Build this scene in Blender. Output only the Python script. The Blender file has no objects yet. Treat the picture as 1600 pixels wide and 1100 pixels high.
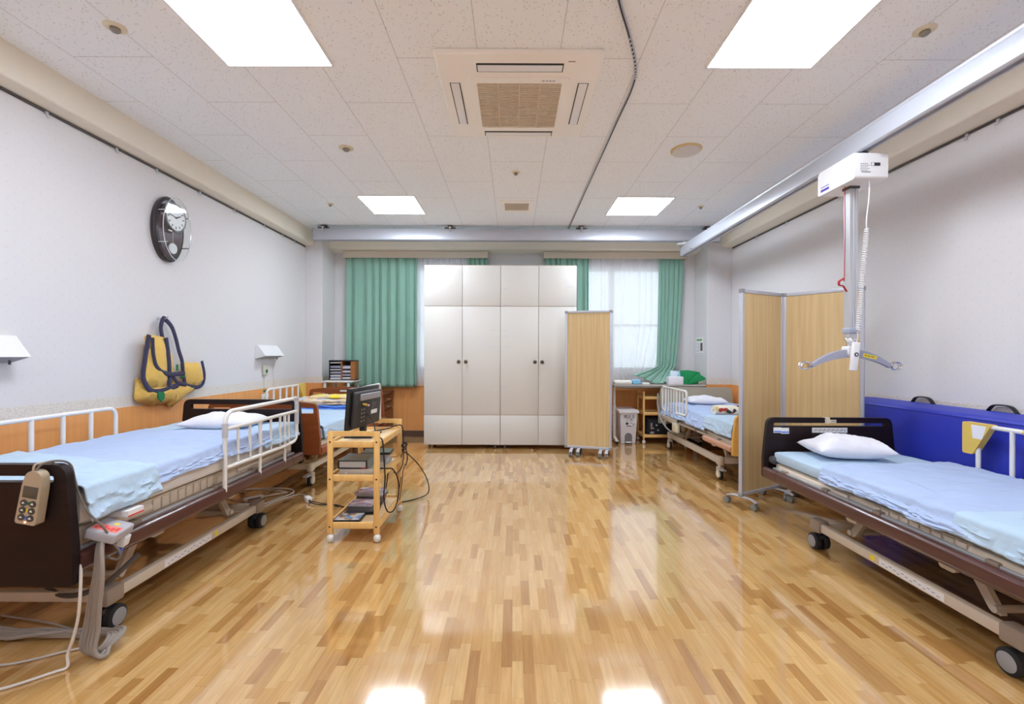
import bpy, bmesh, math, random
from mathutils import Vector, Matrix, noise
from mathutils.geometry import tessellate_polygon
random.seed(7)
S = bpy.context.scene
COL = S.collection
PI = math.pi

# ------------------------------------------------------------------ camera, sky, exposure
CH = 1.19            # camera height
HC = 2.854           # ceiling height
cam = bpy.data.cameras.new('camera')
cam.sensor_width = 36.0
cam.lens = 711.11 / 1600 * 36
cam.shift_x = -2 / 1600
cam.shift_y = 4.3 / 1600
cam.clip_start = 0.05
co = bpy.data.objects.new('camera', cam)
COL.objects.link(co)
co.matrix_world = Matrix.Translation((0, 0, CH)) @ Matrix.Rotation(PI / 2, 4, 'X') @ Matrix.Rotation(0.0039, 4, 'Z')
S.camera = co
W = bpy.data.worlds.new('sky')
S.world = W
W.use_nodes = True
bg = W.node_tree.nodes['Background']
bg.inputs[0].default_value = (0.78, 0.91, 1.0, 1)
bg.inputs[1].default_value = 0.52
S.view_settings.view_transform = 'Standard'
S.view_settings.look = 'None'
S.view_settings.gamma = 1
S.view_settings.use_curve_mapping = False
S.view_settings.exposure = 1.40
LAMP = 11.0          # radiance of the ceiling light diffusers
S.cycles.use_denoising = True
S.cycles.max_bounces = 16
S.cycles.diffuse_bounces = 12
S.cycles.transparent_max_bounces = 16
S.cycles.sample_clamp_indirect = 8

# ------------------------------------------------------------------ materials
def lin(c):
    c = c / 255
    return c / 12.92 if c <= 0.04045 else ((c + 0.055) / 1.055) ** 2.4
def rgb(t, k=1.0):
    return (lin(t[0]) * k, lin(t[1]) * k, lin(t[2]) * k, 1)
class NT:
    def __init__(s, name):
        s.m = bpy.data.materials.new(name); s.m.use_nodes = True
        s.t = s.m.node_tree; s.n = s.t.nodes; s.p = s.n['Principled BSDF']; s.out = s.n['Material Output']
    def add(s, typ, **kw):
        n = s.n.new(typ)
        for k, v in kw.items(): setattr(n, k, v)
        return n
    def link(s, a, b): s.t.links.new(a, b)
    def math(s, op, a, b=None, c=None):
        n = s.add('ShaderNodeMath', operation=op)
        for i, v in enumerate((a, b, c)):
            if v is None: continue
            if isinstance(v, (int, float)): n.inputs[i].default_value = v
            else: s.link(v, n.inputs[i])
        return n.outputs[0]
    def mix(s, f, a, b):
        n = s.add('ShaderNodeMix', data_type='RGBA')
        for i, v in ((0, f), (6, a), (7, b)):
            if isinstance(v, (int, float, tuple)): n.inputs[i].default_value = v
            else: s.link(v, n.inputs[i])
        return n.outputs[2]
    def coords(s, scale=(1, 1, 1), space='Object'):
        tc = s.add('ShaderNodeTexCoord'); mp = s.add('ShaderNodeMapping')
        mp.inputs['Scale'].default_value = scale
        s.link(tc.outputs[space], mp.inputs[0])
        return mp.outputs[0]
    def noise(s, vec, scale, detail=3, rough=0.5):
        n = s.add('ShaderNodeTexNoise')
        n.inputs['Scale'].default_value = scale; n.inputs['Detail'].default_value = detail; n.inputs['Roughness'].default_value = rough
        s.link(vec, n.inputs['Vector'])
        return n.outputs['Fac']
    def bump(s, h, strength, dist=0.01):
        b = s.add('ShaderNodeBump'); b.inputs['Strength'].default_value = strength; b.inputs['Distance'].default_value = dist
        s.link(h, b.inputs['Height']); s.link(b.outputs[0], s.p.inputs['Normal'])
    def ramp(s, f, stops):
        r = s.add('ShaderNodeValToRGB')
        while len(r.color_ramp.elements) < len(stops): r.color_ramp.elements.new(0.5)
        for e, (p, c) in zip(r.color_ramp.elements, stops): e.position = p; e.color = c
        s.link(f, r.inputs[0]); return r.outputs[0]
MATS = {}
def mat(name, c, rough=0.5, metal=0.0, var=0.06, scale=30, bump=0.0, coat=0.0, spec=None, stretch=(1, 1, 1)):
    if name in MATS: return MATS[name]
    t = NT(name); v = t.coords(stretch); f = t.noise(v, scale)
    t.link(t.mix(f, rgb(c, 1 - var), rgb(c, 1 + var)), t.p.inputs['Base Color'])
    t.p.inputs['Roughness'].default_value = rough; t.p.inputs['Metallic'].default_value = metal
    t.p.inputs['Coat Weight'].default_value = coat
    if spec is not None: t.p.inputs['Specular IOR Level'].default_value = spec
    if bump: t.bump(f, bump, 0.004)
    MATS[name] = t.m
    return t.m
def wood(name, c1, c2, scale=(30, 30, 2), rough=0.4, bump=0.05, coat=0.0, lo=0.3, hi=0.7):
    if name in MATS: return MATS[name]
    t = NT(name); v = t.coords(scale); f = t.noise(v, 1.0, 5, 0.6)
    t.link(t.ramp(f, [(lo, rgb(c1)), (hi, rgb(c2))]), t.p.inputs['Base Color'])
    t.p.inputs['Roughness'].default_value = rough; t.p.inputs['Coat Weight'].default_value = coat
    if bump: t.bump(f, bump, 0.003)
    MATS[name] = t.m
    return t.m
def cloth(name, c, scale=9, bump=0.25, var=0.05, rough=0.9):
    if name in MATS: return MATS[name]
    t = NT(name); v = t.coords(); f = t.noise(v, scale, 4, 0.55); g = t.noise(v, 420, 1)
    t.link(t.mix(f, rgb(c, 1 - var), rgb(c, 1 + var)), t.p.inputs['Base Color'])
    t.p.inputs['Roughness'].default_value = rough; t.p.inputs['Specular IOR Level'].default_value = 0.2
    t.p.inputs['Sheen Weight'].default_value = 0.15
    t.bump(t.math('MULTIPLY_ADD', g, 0.05, f), bump, 0.035)
    MATS[name] = t.m
    return t.m
def patterned(name, cols, scale=14, rough=0.85):
    t = NT(name); v = t.coords()
    vo = t.add('ShaderNodeTexVoronoi'); vo.inputs['Scale'].default_value = scale; t.link(v, vo.inputs['Vector'])
    sep = t.add('ShaderNodeSeparateColor'); t.link(vo.outputs['Color'], sep.inputs[0])
    st = [(i / len(cols), rgb(c)) for i, c in enumerate(cols)]
    r = t.add('ShaderNodeValToRGB'); r.color_ramp.interpolation = 'CONSTANT'
    while len(r.color_ramp.elements) < len(st): r.color_ramp.elements.new(0.5)
    for e, (p, c) in zip(r.color_ramp.elements, st): e.position = p; e.color = c
    t.link(sep.outputs[0], r.inputs[0]); t.link(r.outputs[0], t.p.inputs['Base Color'])
    t.p.inputs['Roughness'].default_value = rough
    return t.m

def m_floor():
    t = NT('wood_strip_vinyl'); tc = t.add('ShaderNodeTexCoord'); sep = t.add('ShaderNodeSeparateXYZ'); t.link(tc.outputs['Object'], sep.inputs[0])
    x, y = sep.outputs[0], sep.outputs[1]
    def wn(v1, v2, dims='2D'):
        c = t.add('ShaderNodeCombineXYZ'); w = t.add('ShaderNodeTexWhiteNoise', noise_dimensions='2D')
        for i, v in enumerate((v1, v2)):
            if isinstance(v, (int, float)): c.inputs[i].default_value = v
            else: t.link(v, c.inputs[i])
        t.link(c.outputs[0], w.inputs['Vector']); return w.outputs['Value']
    sx = t.math('DIVIDE', x, 0.042); ix = t.math('FLOOR', sx)
    ln = t.math('MULTIPLY_ADD', wn(ix, 3.7), 0.20, 0.17)
    yy = t.math('DIVIDE', t.math('MULTIPLY_ADD', wn(ix, 9.1), 3.0, y), ln); iy = t.math('FLOOR', yy)
    r = wn(ix, iy)
    base = t.ramp(r, [(0.0, rgb((216, 177, 120))), (0.35, rgb((210, 168, 108))), (0.68, rgb((203, 158, 97))), (0.86, rgb((188, 141, 82))), (1.0, rgb((174, 126, 70)))])
    cv = t.add('ShaderNodeCombineXYZ')
    t.link(t.math('MULTIPLY', x, 70), cv.inputs[0]); t.link(t.math('MULTIPLY', y, 5), cv.inputs[1]); t.link(t.math('MULTIPLY', r, 40), cv.inputs[2])
    g = t.noise(cv.outputs[0], 1.0, 5, 0.65)
    dk = t.ramp(g, [(0.30, (0.72, 0.66, 0.58, 1)), (0.62, (1, 1, 1, 1))])
    mul = t.add('ShaderNodeMix', data_type='RGBA', blend_type='MULTIPLY'); mul.inputs[0].default_value = 0.75
    t.link(base, mul.inputs[6]); t.link(dk, mul.inputs[7])
    # thin joints between strips
    fx = t.math('FRACT', sx); fy = t.math('FRACT', yy)
    j = t.math('MAXIMUM', t.math('LESS_THAN', fx, 0.025), t.math('LESS_THAN', fy, 0.006))
    t.link(t.mix(t.math('MULTIPLY', j, 0.45), mul.outputs[2], rgb((140, 95, 48))), t.p.inputs['Base Color'])
    wv = t.noise(tc.outputs['Object'], 7.0, 4, 0.6)
    t.link(t.math('MULTIPLY_ADD', wv, 0.08, 0.05), t.p.inputs['Roughness'])
    t.p.inputs['Specular IOR Level'].default_value = 0.8
    t.p.inputs['Coat Weight'].default_value = 0.85; t.p.inputs['Coat Roughness'].default_value = 0.07; t.p.inputs['Coat IOR'].default_value = 1.85
    t.bump(t.noise(tc.outputs['Object'], 9, 3), 0.018, 0.02)
    return t.m
def m_ceiling():
    t = NT('rockwool_ceiling_tiles'); tc = t.add('ShaderNodeTexCoord'); sep = t.add('ShaderNodeSeparateXYZ'); t.link(tc.outputs['Object'], sep.inputs[0])
    x, y = sep.outputs[0], sep.outputs[1]
    u = t.math('DIVIDE', t.math('ADD', x, 0.204), 0.455); iu = t.math('FLOOR', u)
    v = t.math('ADD', t.math('DIVIDE', t.math('SUBTRACT', y, 3.01), 0.91), t.math('MULTIPLY', iu, 0.5))
    def near(f, w):
        fr = t.math('FRACT', f); return t.math('LESS_THAN', t.math('MINIMUM', fr, t.math('SUBTRACT', 1.0, fr)), w)
    seam = t.math('MAXIMUM', near(u, 0.0042), near(v, 0.0022))
    mp = t.add('ShaderNodeMapping'); mp.inputs['Scale'].default_value = (1.0, 0.55, 1); t.link(tc.outputs['Object'], mp.inputs[0])
    wob = t.add('ShaderNodeTexNoise'); wob.inputs['Scale'].default_value = 12; t.link(mp.outputs[0], wob.inputs['Vector'])
    vo = t.add('ShaderNodeTexVoronoi'); vo.inputs['Scale'].default_value = 84; vo.inputs['Randomness'].default_value = 1.0; t.link(mp.outputs[0], vo.inputs['Vector'])
    sc = t.add('ShaderNodeSeparateColor'); t.link(vo.outputs['Color'], sc.inputs[0])
    spot = t.math('LESS_THAN', vo.outputs['Distance'], t.math('MULTIPLY_ADD', sc.outputs[0], 0.26, 0.04))
    n2 = t.noise(tc.outputs['Object'], 210, 2)
    spot = t.math('MULTIPLY', spot, t.math('GREATER_THAN', n2, 0.39))
    big = t.noise(tc.outputs['Object'], 1.3, 2)
    c = t.mix(big, rgb((242, 246, 250)), rgb((246, 250, 254)))
    c = t.mix(t.math('MULTIPLY', spot, 0.40), c, rgb((150, 134, 122)))
    c = t.mix(t.math('MULTIPLY', seam, 0.45), c, rgb((140, 120, 108)))
    t.link(c, t.p.inputs['Base Color']); t.p.inputs['Roughness'].default_value = 0.95; t.p.inputs['Specular IOR Level'].default_value = 0.1
    t.bump(t.math('SUBTRACT', 1.0, spot), 0.25, 0.003)
    return t.m
def m_wall(axis):
    t = NT('dotted_wallpaper'); tc = t.add('ShaderNodeTexCoord'); sep = t.add('ShaderNodeSeparateXYZ'); t.link(tc.outputs['Object'], sep.inputs[0])
    a, z = sep.outputs[axis], sep.outputs[2]
    r = t.math('DIVIDE', z, 0.045); ir = t.math('FLOOR', r)
    s = t.math('MULTIPLY_ADD', ir, 0.5, t.math('DIVIDE', a, 0.09))
    fa = t.math('ABSOLUTE', t.math('SUBTRACT', t.math('FRACT', s), 0.5)); fz = t.math('ABSOLUTE', t.math('SUBTRACT', t.math('FRACT', r), 0.5))
    dot = t.math('MULTIPLY', t.math('LESS_THAN', fa, 0.06), t.math('LESS_THAN', fz, 0.12))
    f = t.noise(tc.outputs['Object'], 90, 3)
    c = t.mix(f, rgb((218, 216, 218)), rgb((223, 221, 223)))
    t.link(t.mix(t.math('MULTIPLY', dot, 0.22), c, rgb((196, 192, 190))), t.p.inputs['Base Color'])
    t.p.inputs['Roughness'].default_value = 0.8; t.p.inputs['Specular IOR Level'].default_value = 0.25; t.bump(f, 0.05, 0.002)
    return t.m
def m_border(axis):
    t = NT('lace_border_paper'); tc = t.add('ShaderNodeTexCoord')
    vo = t.add('ShaderNodeTexVoronoi', feature='DISTANCE_TO_EDGE'); vo.inputs['Scale'].default_value = 55; t.link(tc.outputs['Object'], vo.inputs['Vector'])
    e = t.math('LESS_THAN', vo.outputs['Distance'], 0.10)
    t.link(t.mix(t.math('MULTIPLY', e, 0.5), rgb((226, 220, 212)), rgb((200, 192, 182))), t.p.inputs['Base Color'])
    t.p.inputs['Roughness'].default_value = 0.8
    return t.m
def m_emit(name, c, s):
    t = NT(name)
    f = t.noise(t.coords(), 3)
    e = t.mix(f, (c[0], c[1], c[2], 1), (c[0] * .99, c[1] * .99, c[2] * .99, 1))
    t.link(e, t.p.inputs['Emission Color']); t.p.inputs['Emission Strength'].default_value = s
    t.p.inputs['Base Color'].default_value = (0.9, 0.9, 0.9, 1)
    return t.m
def m_glass(name, tint=(1, 1, 1), k=0.08, fk=0.25):
    t = NT(name); tr = t.add('ShaderNodeBsdfTransparent'); gl = t.add('ShaderNodeBsdfGlossy'); mx = t.add('ShaderNodeMixShader')
    tr.inputs[0].default_value = (*tint, 1); gl.inputs['Roughness'].default_value = 0.02
    fr = t.add('ShaderNodeLayerWeight'); fr.inputs['Blend'].default_value = 0.25
    t.link(t.math('MULTIPLY_ADD', fr.outputs['Fresnel'], fk, k * 0.3), mx.inputs[0])
    t.link(tr.outputs[0], mx.inputs[1]); t.link(gl.outputs[0], mx.inputs[2]); t.link(mx.outputs[0], t.out.inputs[0])
    return t.m
def m_sheer():
    t = NT('sheer_voile'); tr = t.add('ShaderNodeBsdfTransparent'); di = t.add('ShaderNodeBsdfDiffuse'); tl = t.add('ShaderNodeBsdfTranslucent')
    m1 = t.add('ShaderNodeMixShader'); m2 = t.add('ShaderNodeMixShader')
    w = t.noise(t.coords((260, 260, 6)), 1.0, 2)
    c = t.mix(w, rgb((244, 244, 248)), rgb((252, 252, 255)))
    t.link(c, di.inputs[0]); t.link(c, tl.inputs[0])
    m1.inputs[0].default_value = 0.45; t.link(di.outputs[0], m1.inputs[1]); t.link(tl.outputs[0], m1.inputs[2])
    # more thread per line of sight where the voile turns away from the eye
    lw = t.add('ShaderNodeLayerWeight'); lw.inputs['Blend'].default_value = 0.35
    t.link(t.math('SUBTRACT', 0.38, t.math('MULTIPLY', lw.outputs['Facing'], 0.50)), m2.inputs[0])
    t.link(m1.outputs[0], m2.inputs[1]); t.link(tr.outputs[0], m2.inputs[2]); t.link(m2.outputs[0], t.out.inputs[0])
    return t.m

WHITE = mat('white_enamel', (228, 226, 222), 0.4, var=0.02)
BEIGE = mat('beige_painted_steel', (206, 192, 174), 0.45, var=0.04)
BEIGE_D = mat('taupe_plastic', (150, 134, 120), 0.5, var=0.06)
DARKW = wood('dark_walnut_laminate', (26, 17, 18), (38, 25, 26), (3, 40, 40), 0.38, 0.02, 0.0)
DARKW.node_tree.nodes['Principled BSDF'].inputs['Specular IOR Level'].default_value = 0.25
RAILW = wood('brown_laminate', (72, 40, 36), (90, 52, 46), (40, 3, 40), 0.3, 0.02, 0.2)
REDW = wood('red_brown_laminate', (128, 66, 34), (150, 80, 42), (3, 30, 30), 0.35, 0.02, 0.2)
NSTW = wood('mahogany', (92, 44, 28), (120, 60, 38), (30, 30, 3), 0.35, 0.02)
PINE = wood('pine', (228, 180, 106), (240, 197, 126), (40, 40, 4), 0.42, 0.03, 0.1)
PINE_T = wood('pale_pine_board', (236, 205, 158), (244, 218, 178), (6, 40, 40), 0.45, 0.02)
OAKP = wood('light_oak_panel', (203, 173, 122), (219, 192, 144), (46, 46, 1.1), 0.5, 0.0, lo=0.32, hi=0.66)
WAINS = wood('wainscot_wood', (228, 158, 92), (236, 168, 102), (34, 34, 1.0), 0.42, 0.0, lo=0.35, hi=0.65)
ALU = mat('aluminium', (205, 207, 212), 0.35, 0.55, 0.03)
ALU_W = mat('silver_coated_aluminium', (192, 195, 205), 0.38, 0.25, 0.02)
CHROME = mat('chrome', (225, 225, 228), 0.12, 1.0, 0.02)
GREYP = mat('grey_plastic', (150, 150, 152), 0.45)
GREYC = mat('grey_caster', (128, 126, 122), 0.5)
DGREY = mat('dark_grey_plastic', (74, 74, 78), 0.45)
BLACK = mat('black_plastic', (26, 26, 29), 0.42, var=0.1)
RUBBER = mat('black_rubber', (24, 24, 26), 0.7, var=0.1)
WHITEP = mat('white_plastic', (234, 234, 236), 0.35, var=0.015)
CREAM = mat('cream_plastic', (226, 216, 192), 0.45, var=0.03)
YELP = mat('yellow_plastic', (226, 192, 92), 0.45, var=0.04)
PALEB = cloth('pale_blue_sheet', (180, 204, 226), 7, 0.30)
LAVB = cloth('lavender_blue_sheet', (172, 191, 226), 6, 0.32)
WHITEC = cloth('white_cotton', (232, 232, 240), 8, 0.3)
BLUEV = mat('blue_vinyl', (46, 58, 178), 0.42, var=0.05, scale=6, bump=0.06)
GREENC = cloth('green_curtain_cloth', (140, 180, 164), 5, 0.08, 0.03)
NAVY = cloth('navy_webbing', (58, 56, 82), 40, 0.2)
YELC = cloth('yellow_canvas', (224, 184, 98), 14, 0.25, 0.08)
GREENL = mat('green_label', (24, 120, 74), 0.7)
GREENP = mat('green_card', (14, 148, 84), 0.5, var=0.05)
REDC = mat('red_strap', (170, 36, 44), 0.7)
LABEL = mat('white_label', (232, 231, 234), 0.5, var=0.02)
INK = mat('print_grey', (120, 118, 124), 0.6)
INKD = mat('print_dark', (48, 44, 56), 0.6)
INKB = mat('print_blue', (72, 120, 222), 0.6)
INKV = mat('print_violet', (84, 66, 170), 0.6)
INKR = mat('print_red', (214, 60, 54), 0.6)
YEL = mat('yellow_sticker', (238, 212, 40), 0.6)
IVORY = mat('ivory_cabinet', (214, 212, 207), 0.42, var=0.015, scale=3)
ACBEI = mat('aged_beige_plastic', (247, 244, 238), 0.45, var=0.02)
ACGR = mat('grille_beige', (208, 194, 172), 0.6, var=0.08, scale=60)
DISC = mat('aged_ivory_plastic', (226, 216, 192), 0.5)
CABLE_B = mat('black_cable', (24, 22, 24), 0.5)
CABLE_W = mat('white_cable', (216, 208, 198), 0.5)
CABLE_G = mat('grey_tubing', (150, 140, 132), 0.5)
BRASS = mat('dark_knob', (92, 84, 70), 0.35, 0.6)
SEAMC = mat('worn_edge', (196, 176, 166), 0.6, var=0.15)
TRIMC = mat('cream_soffit_paper', (236, 229, 214), 0.85, var=0.02, spec=0.2)

# ------------------------------------------------------------------ mesh building
class MB:
    def __init__(s): s.v = []; s.f = []; s.mi = []
    def add(s, vs, fs, mi=0):
        o = len(s.v); s.v += [Vector(p) for p in vs]
        s.f += [tuple(i + o for i in f) for f in fs]; s.mi += [mi] * len(fs); return s
    def box(s, x0, x1, y0, y1, z0, z1, r=0.0, seg=2, mi=0, M=None):
        x0, x1 = min(x0, x1), max(x0, x1); y0, y1 = min(y0, y1), max(y0, y1); z0, z1 = min(z0, z1), max(z0, z1)
        bm = bmesh.new()
        bmesh.ops.create_cube(bm, size=1, matrix=Matrix.Translation(((x0 + x1) / 2, (y0 + y1) / 2, (z0 + z1) / 2)) @ Matrix.Diagonal((x1 - x0, y1 - y0, z1 - z0, 1)))
        if r > 0:
            r = min(r, 0.49 * min(x1 - x0, y1 - y0, z1 - z0))
            bmesh.ops.bevel(bm, geom=bm.edges[:], offset=r, segments=seg, profile=0.5, affect='EDGES')
        return s.bm(bm, mi, M)
    def bm(s, bm, mi=0, M=None):
        bm.verts.index_update()
        vs = [(M @ v.co) if M else v.co.copy() for v in bm.verts]
        s.add(vs, [[v.index for v in f.verts] for f in bm.faces], mi); bm.free(); return s
    def cyl(s, p0, p1, r, seg=14, r1=None, mi=0):
        p0, p1 = Vector(p0), Vector(p1); d = (p1 - p0).normalized()
        a = d.orthogonal().normalized(); b = d.cross(a); r1 = r if r1 is None else r1
        vs = [p0 + (a * math.cos(t) + b * math.sin(t)) * r for t in [2 * PI * i / seg for i in range(seg)]]
        vs += [p1 + (a * math.cos(t) + b * math.sin(t)) * r1 for t in [2 * PI * i / seg for i in range(seg)]]
        fs = [(i, (i + 1) % seg, seg + (i + 1) % seg, seg + i) for i in range(seg)]
        fs += [tuple(range(seg))[::-1], tuple(range(seg, 2 * seg))]
        return s.add(vs, fs, mi)
    def tube(s, pts, r, seg=8, closed=False, flat=None, up=None, mi=0):
        """flat=(a,b): elliptical section; up: fixed reference normal"""
        P = [Vector(p) for p in pts]; n = len(P); vs = []; ref = None
        for i in range(n):
            if closed: d = P[(i + 1) % n] - P[i - 1]
            else: d = P[min(i + 1, n - 1)] - P[max(i - 1, 0)]
            if d.length < 1e-9: d = Vector((0, 0, 1))
            d.normalize()
            if up is not None: a = Vector(up) - d * d.dot(Vector(up))
            elif ref is None: a = d.orthogonal()
            else: a = ref - d * d.dot(ref)
            if a.length < 1e-6: a = d.orthogonal()
            a.normalize(); ref = a; b = d.cross(a)
            ra, rb = flat if flat else (r, r)
            vs += [P[i] + a * math.cos(t) * ra + b * math.sin(t) * rb for t in [2 * PI * k / seg for k in range(seg)]]
        fs = []
        for i in range(n if closed else n - 1):
            j = (i + 1) % n
            fs += [(i * seg + k, i * seg + (k + 1) % seg, j * seg + (k + 1) % seg, j * seg + k) for k in range(seg)]
        if not closed: fs += [tuple(range(seg))[::-1], tuple(range((n - 1) * seg, n * seg))]
        return s.add(vs, fs, mi)
    def lathe(s, prof, c, seg=20, axis='Z', mi=0):
        """prof: (radius, height) pairs; axis of revolution through c"""
        vs = []
        for r, h in prof:
            for k in range(seg):
                t = 2 * PI * k / seg; a, b = r * math.cos(t), r * math.sin(t)
                p = {'Z': (a, b, h), 'X': (h, a, b), 'Y': (b, h, a)}[axis]
                vs.append(Vector(p) + Vector(c))
        n = len(prof); fs = []
        for i in range(n - 1):
            fs += [(i * seg + k, i * seg + (k + 1) % seg, (i + 1) * seg + (k + 1) % seg, (i + 1) * seg + k) for k in range(seg)]
        fs += [tuple(range(seg))[::-1], tuple(range((n - 1) * seg, n * seg))]
        return s.add(vs, fs, mi)
    def plate(s, loops, a0, a1, axis='Y', mi=0):
        """polygon with holes (lists of 2-D points) extruded along axis between a0 and a1"""
        def P(q, a): return {'Y': (q[0], a, q[1]), 'X': (a, q[0], q[1]), 'Z': (q[0], q[1], a)}[axis]
        flat = [q for l in loops for q in l]; n = len(flat)
        tris = tessellate_polygon([[Vector((q[0], q[1], 0)) for q in l] for l in loops])
        vs = [P(q, a0) for q in flat] + [P(q, a1) for q in flat]
        fs = [tuple(t) for t in tris] + [tuple(i + n for i in t)[::-1] for t in tris]
        o = 0
        for l in loops:
            m = len(l)
            fs += [(o + i, o + (i + 1) % m, o + (i + 1) % m + n, o + i + n) for i in range(m)]; o += m
        return s.add(vs, fs, mi)
    def grid(s, nx, ny, fn, mi=0):
        vs = [fn(i / (nx - 1), j / (ny - 1)) for j in range(ny) for i in range(nx)]
        fs = [(j * nx + i, j * nx + i + 1, (j + 1) * nx + i + 1, (j + 1) * nx + i) for j in range(ny - 1) for i in range(nx - 1)]
        return s.add(vs, fs, mi)
def smoothpath(pts, n=8, closed=False):
    P = [Vector(p) for p in pts]; out = []; m = len(P)
    rng = range(m if closed else m - 1)
    for i in rng:
        if closed: a, b, c, d = P[i - 1], P[i], P[(i + 1) % m], P[(i + 2) % m]
        else: a, b, c, d = P[max(i - 1, 0)], P[i], P[i + 1], P[min(i + 2, m - 1)]
        for k in range(n):
            t = k / n
            out.append(0.5 * ((2 * b) + (c - a) * t + (2 * a - 5 * b + 4 * c - d) * t * t + (3 * b - a - 3 * c + d) * t ** 3))
    if not closed: out.append(P[-1])
    return out
def rounded(pts, rad, n=5):
    """2-D polygon with rounded corners; rad: number or list"""
    out = []; m = len(pts)
    for i in range(m):
        p = Vector(pts[i]); a = Vector(pts[i - 1]); b = Vector(pts[(i + 1) % m])
        r = rad[i] if isinstance(rad, (list, tuple)) else rad
        if r <= 0: out.append(tuple(p)); continue
        u = (a - p); v = (b - p); r = min(r, u.length * .49, v.length * .49)
        p0 = p + u.normalized() * r; p1 = p + v.normalized() * r
        for k in range(n + 1):
            t = k / n; out.append(tuple((1 - t) ** 2 * p0 + 2 * t * (1 - t) * p + t * t * p1))
    return out
def rpath(pts, r, n=5):
    """open 3-D polyline with rounded corners"""
    P = [Vector(p) for p in pts]; out = [P[0]]
    for i in range(1, len(P) - 1):
        u = P[i - 1] - P[i]; v = P[i + 1] - P[i]; q = min(r, u.length * .49, v.length * .49)
        p0 = P[i] + u.normalized() * q; p1 = P[i] + v.normalized() * q
        out += [(1 - k / n) ** 2 * p0 + 2 * (k / n) * (1 - k / n) * P[i] + (k / n) ** 2 * p1 for k in range(n + 1)]
    return out + [P[-1]]

ROOT = {}
def T(name, label, cat, loc, group=None):
    o = bpy.data.objects.new(name, None); o.empty_display_size = 0.05
    COL.objects.link(o); o.location = loc; ROOT[o.name] = Vector(loc)
    o['label'] = label; o['category'] = cat
    if group: o['group'] = group
    return o
def rootloc(o):
    while o.parent: o = o.parent
    return ROOT.get(o.name, Vector(o.location))
def obj(name, mb, ms, parent=None, smooth=True, solid=0, sub=0, label=None):
    """mesh built in world coordinates -> object; children are stored relative to their thing's base"""
    ms = ms if isinstance(ms, (list, tuple)) else [ms]
    if parent is not None: base = rootloc(parent)
    else:
        xs = [v.x for v in mb.v]; ys = [v.y for v in mb.v]; zs = [v.z for v in mb.v]
        base = Vector(((min(xs) + max(xs)) / 2, (min(ys) + max(ys)) / 2, min(zs)))
    me = bpy.data.meshes.new(name)
    me.from_pydata([v - base for v in mb.v], [], mb.f)
    for m in ms: me.materials.append(m)
    if len(ms) > 1: me.polygons.foreach_set('material_index', mb.mi)
    bm = bmesh.new(); bm.from_mesh(me); bmesh.ops.recalc_face_normals(bm, faces=bm.faces[:]); bm.to_mesh(me); bm.free()
    if smooth:
        me.polygons.foreach_set('use_smooth', [True] * len(me.polygons))
        me.set_sharp_from_angle(angle=math.radians(38))
    o = bpy.data.objects.new(name, me); COL.objects.link(o)
    if parent is None: o.location = base; ROOT[o.name] = base
    else: o.parent = parent
    if solid:
        md = o.modifiers.new('thickness', 'SOLIDIFY'); md.thickness = solid; md.offset = 0
    if sub:
        md = o.modifiers.new('smooth', 'SUBSURF'); md.levels = sub; md.render_levels = sub
    if label: o['label'] = label
    return o
def tag(o, label, cat, group=None):
    o['label'] = label; o['category'] = cat
    if group: o['group'] = group
    return o
def struct(name, mb, ms, parent=None, smooth=False):
    o = obj(name, mb, ms, parent, smooth)
    if parent is None: o['kind'] = 'structure'
    return o
def room(name, mb, m, smooth=False):
    """structure whose material reads world coordinates: origin kept at the world origin"""
    me = bpy.data.meshes.new(name); me.from_pydata([tuple(v) for v in mb.v], [], mb.f); me.materials.append(m)
    bm = bmesh.new(); bm.from_mesh(me); bmesh.ops.recalc_face_normals(bm, faces=bm.faces[:]); bm.to_mesh(me); bm.free()
    o = bpy.data.objects.new(name, me); COL.objects.link(o); o['kind'] = 'structure'; ROOT[o.name] = Vector()
    if smooth:
        me.polygons.foreach_set('use_smooth', [True] * len(me.polygons)); me.set_sharp_from_angle(angle=math.radians(38))
    return o
def copy_tree(o, loc, label=None):
    c = o.copy(); COL.objects.link(c); c.location = loc; ROOT[c.name] = Vector(loc)
    if label: c['label'] = label
    for ch in o.children:
        d = ch.copy(); COL.objects.link(d); d.parent = c
        for g in ch.children:
            e = g.copy(); COL.objects.link(e); e.parent = d
    return c
def fbm(x, y, z=0, s=1.0): return noise.fractal(Vector((x * s, y * s, z * s)), 1.0, 2.0, 4)

# ------------------------------------------------------------------ the room
XL, XR, YB, YR = -2.81, 2.95, 6.58, -1.8
room('floor', MB().box(XL - .15, XR + .15, YR - .15, YB + .15, -0.1, 0), m_floor())
room('ceiling', MB().box(XL - .15, XR + .15, YR - .15, YB + .15, HC, HC + .1), m_ceiling())
WP = m_wall(1); WPX = m_wall(0)
room('wall_left', MB().box(XL - .15, XL, YR - .15, YB + .15, 0, HC), WP)
room('wall_right', MB().box(XR, XR + .15, YR - .15, YB + .15, 0, HC), WP)
room('wall_rear', MB().box(XL, XR, YR - .15, YR, 0, HC), WPX)
W1 = (-2.32, -0.46, 0.95, 2.46); W2 = (0.52, 2.36, 0.95, 2.46)
def rect(x0, x1, z0, z1): return [(x0, z0), (x1, z0), (x1, z1), (x0, z1)]
room('wall_back', MB().plate([rect(XL, XR, 0, HC), rect(*W1)[::-1], rect(*W2)[::-1]], YB, YB + .15, 'Y'), WPX)
YC = 6.15
room('trim_1', MB().box(XL, -2.585, YC, YB, 0, HC, 0.006), WPX)
room('trim_2', MB().box(2.62, XR, YC, YB, 0, HC, 0.006), WPX)
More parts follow.
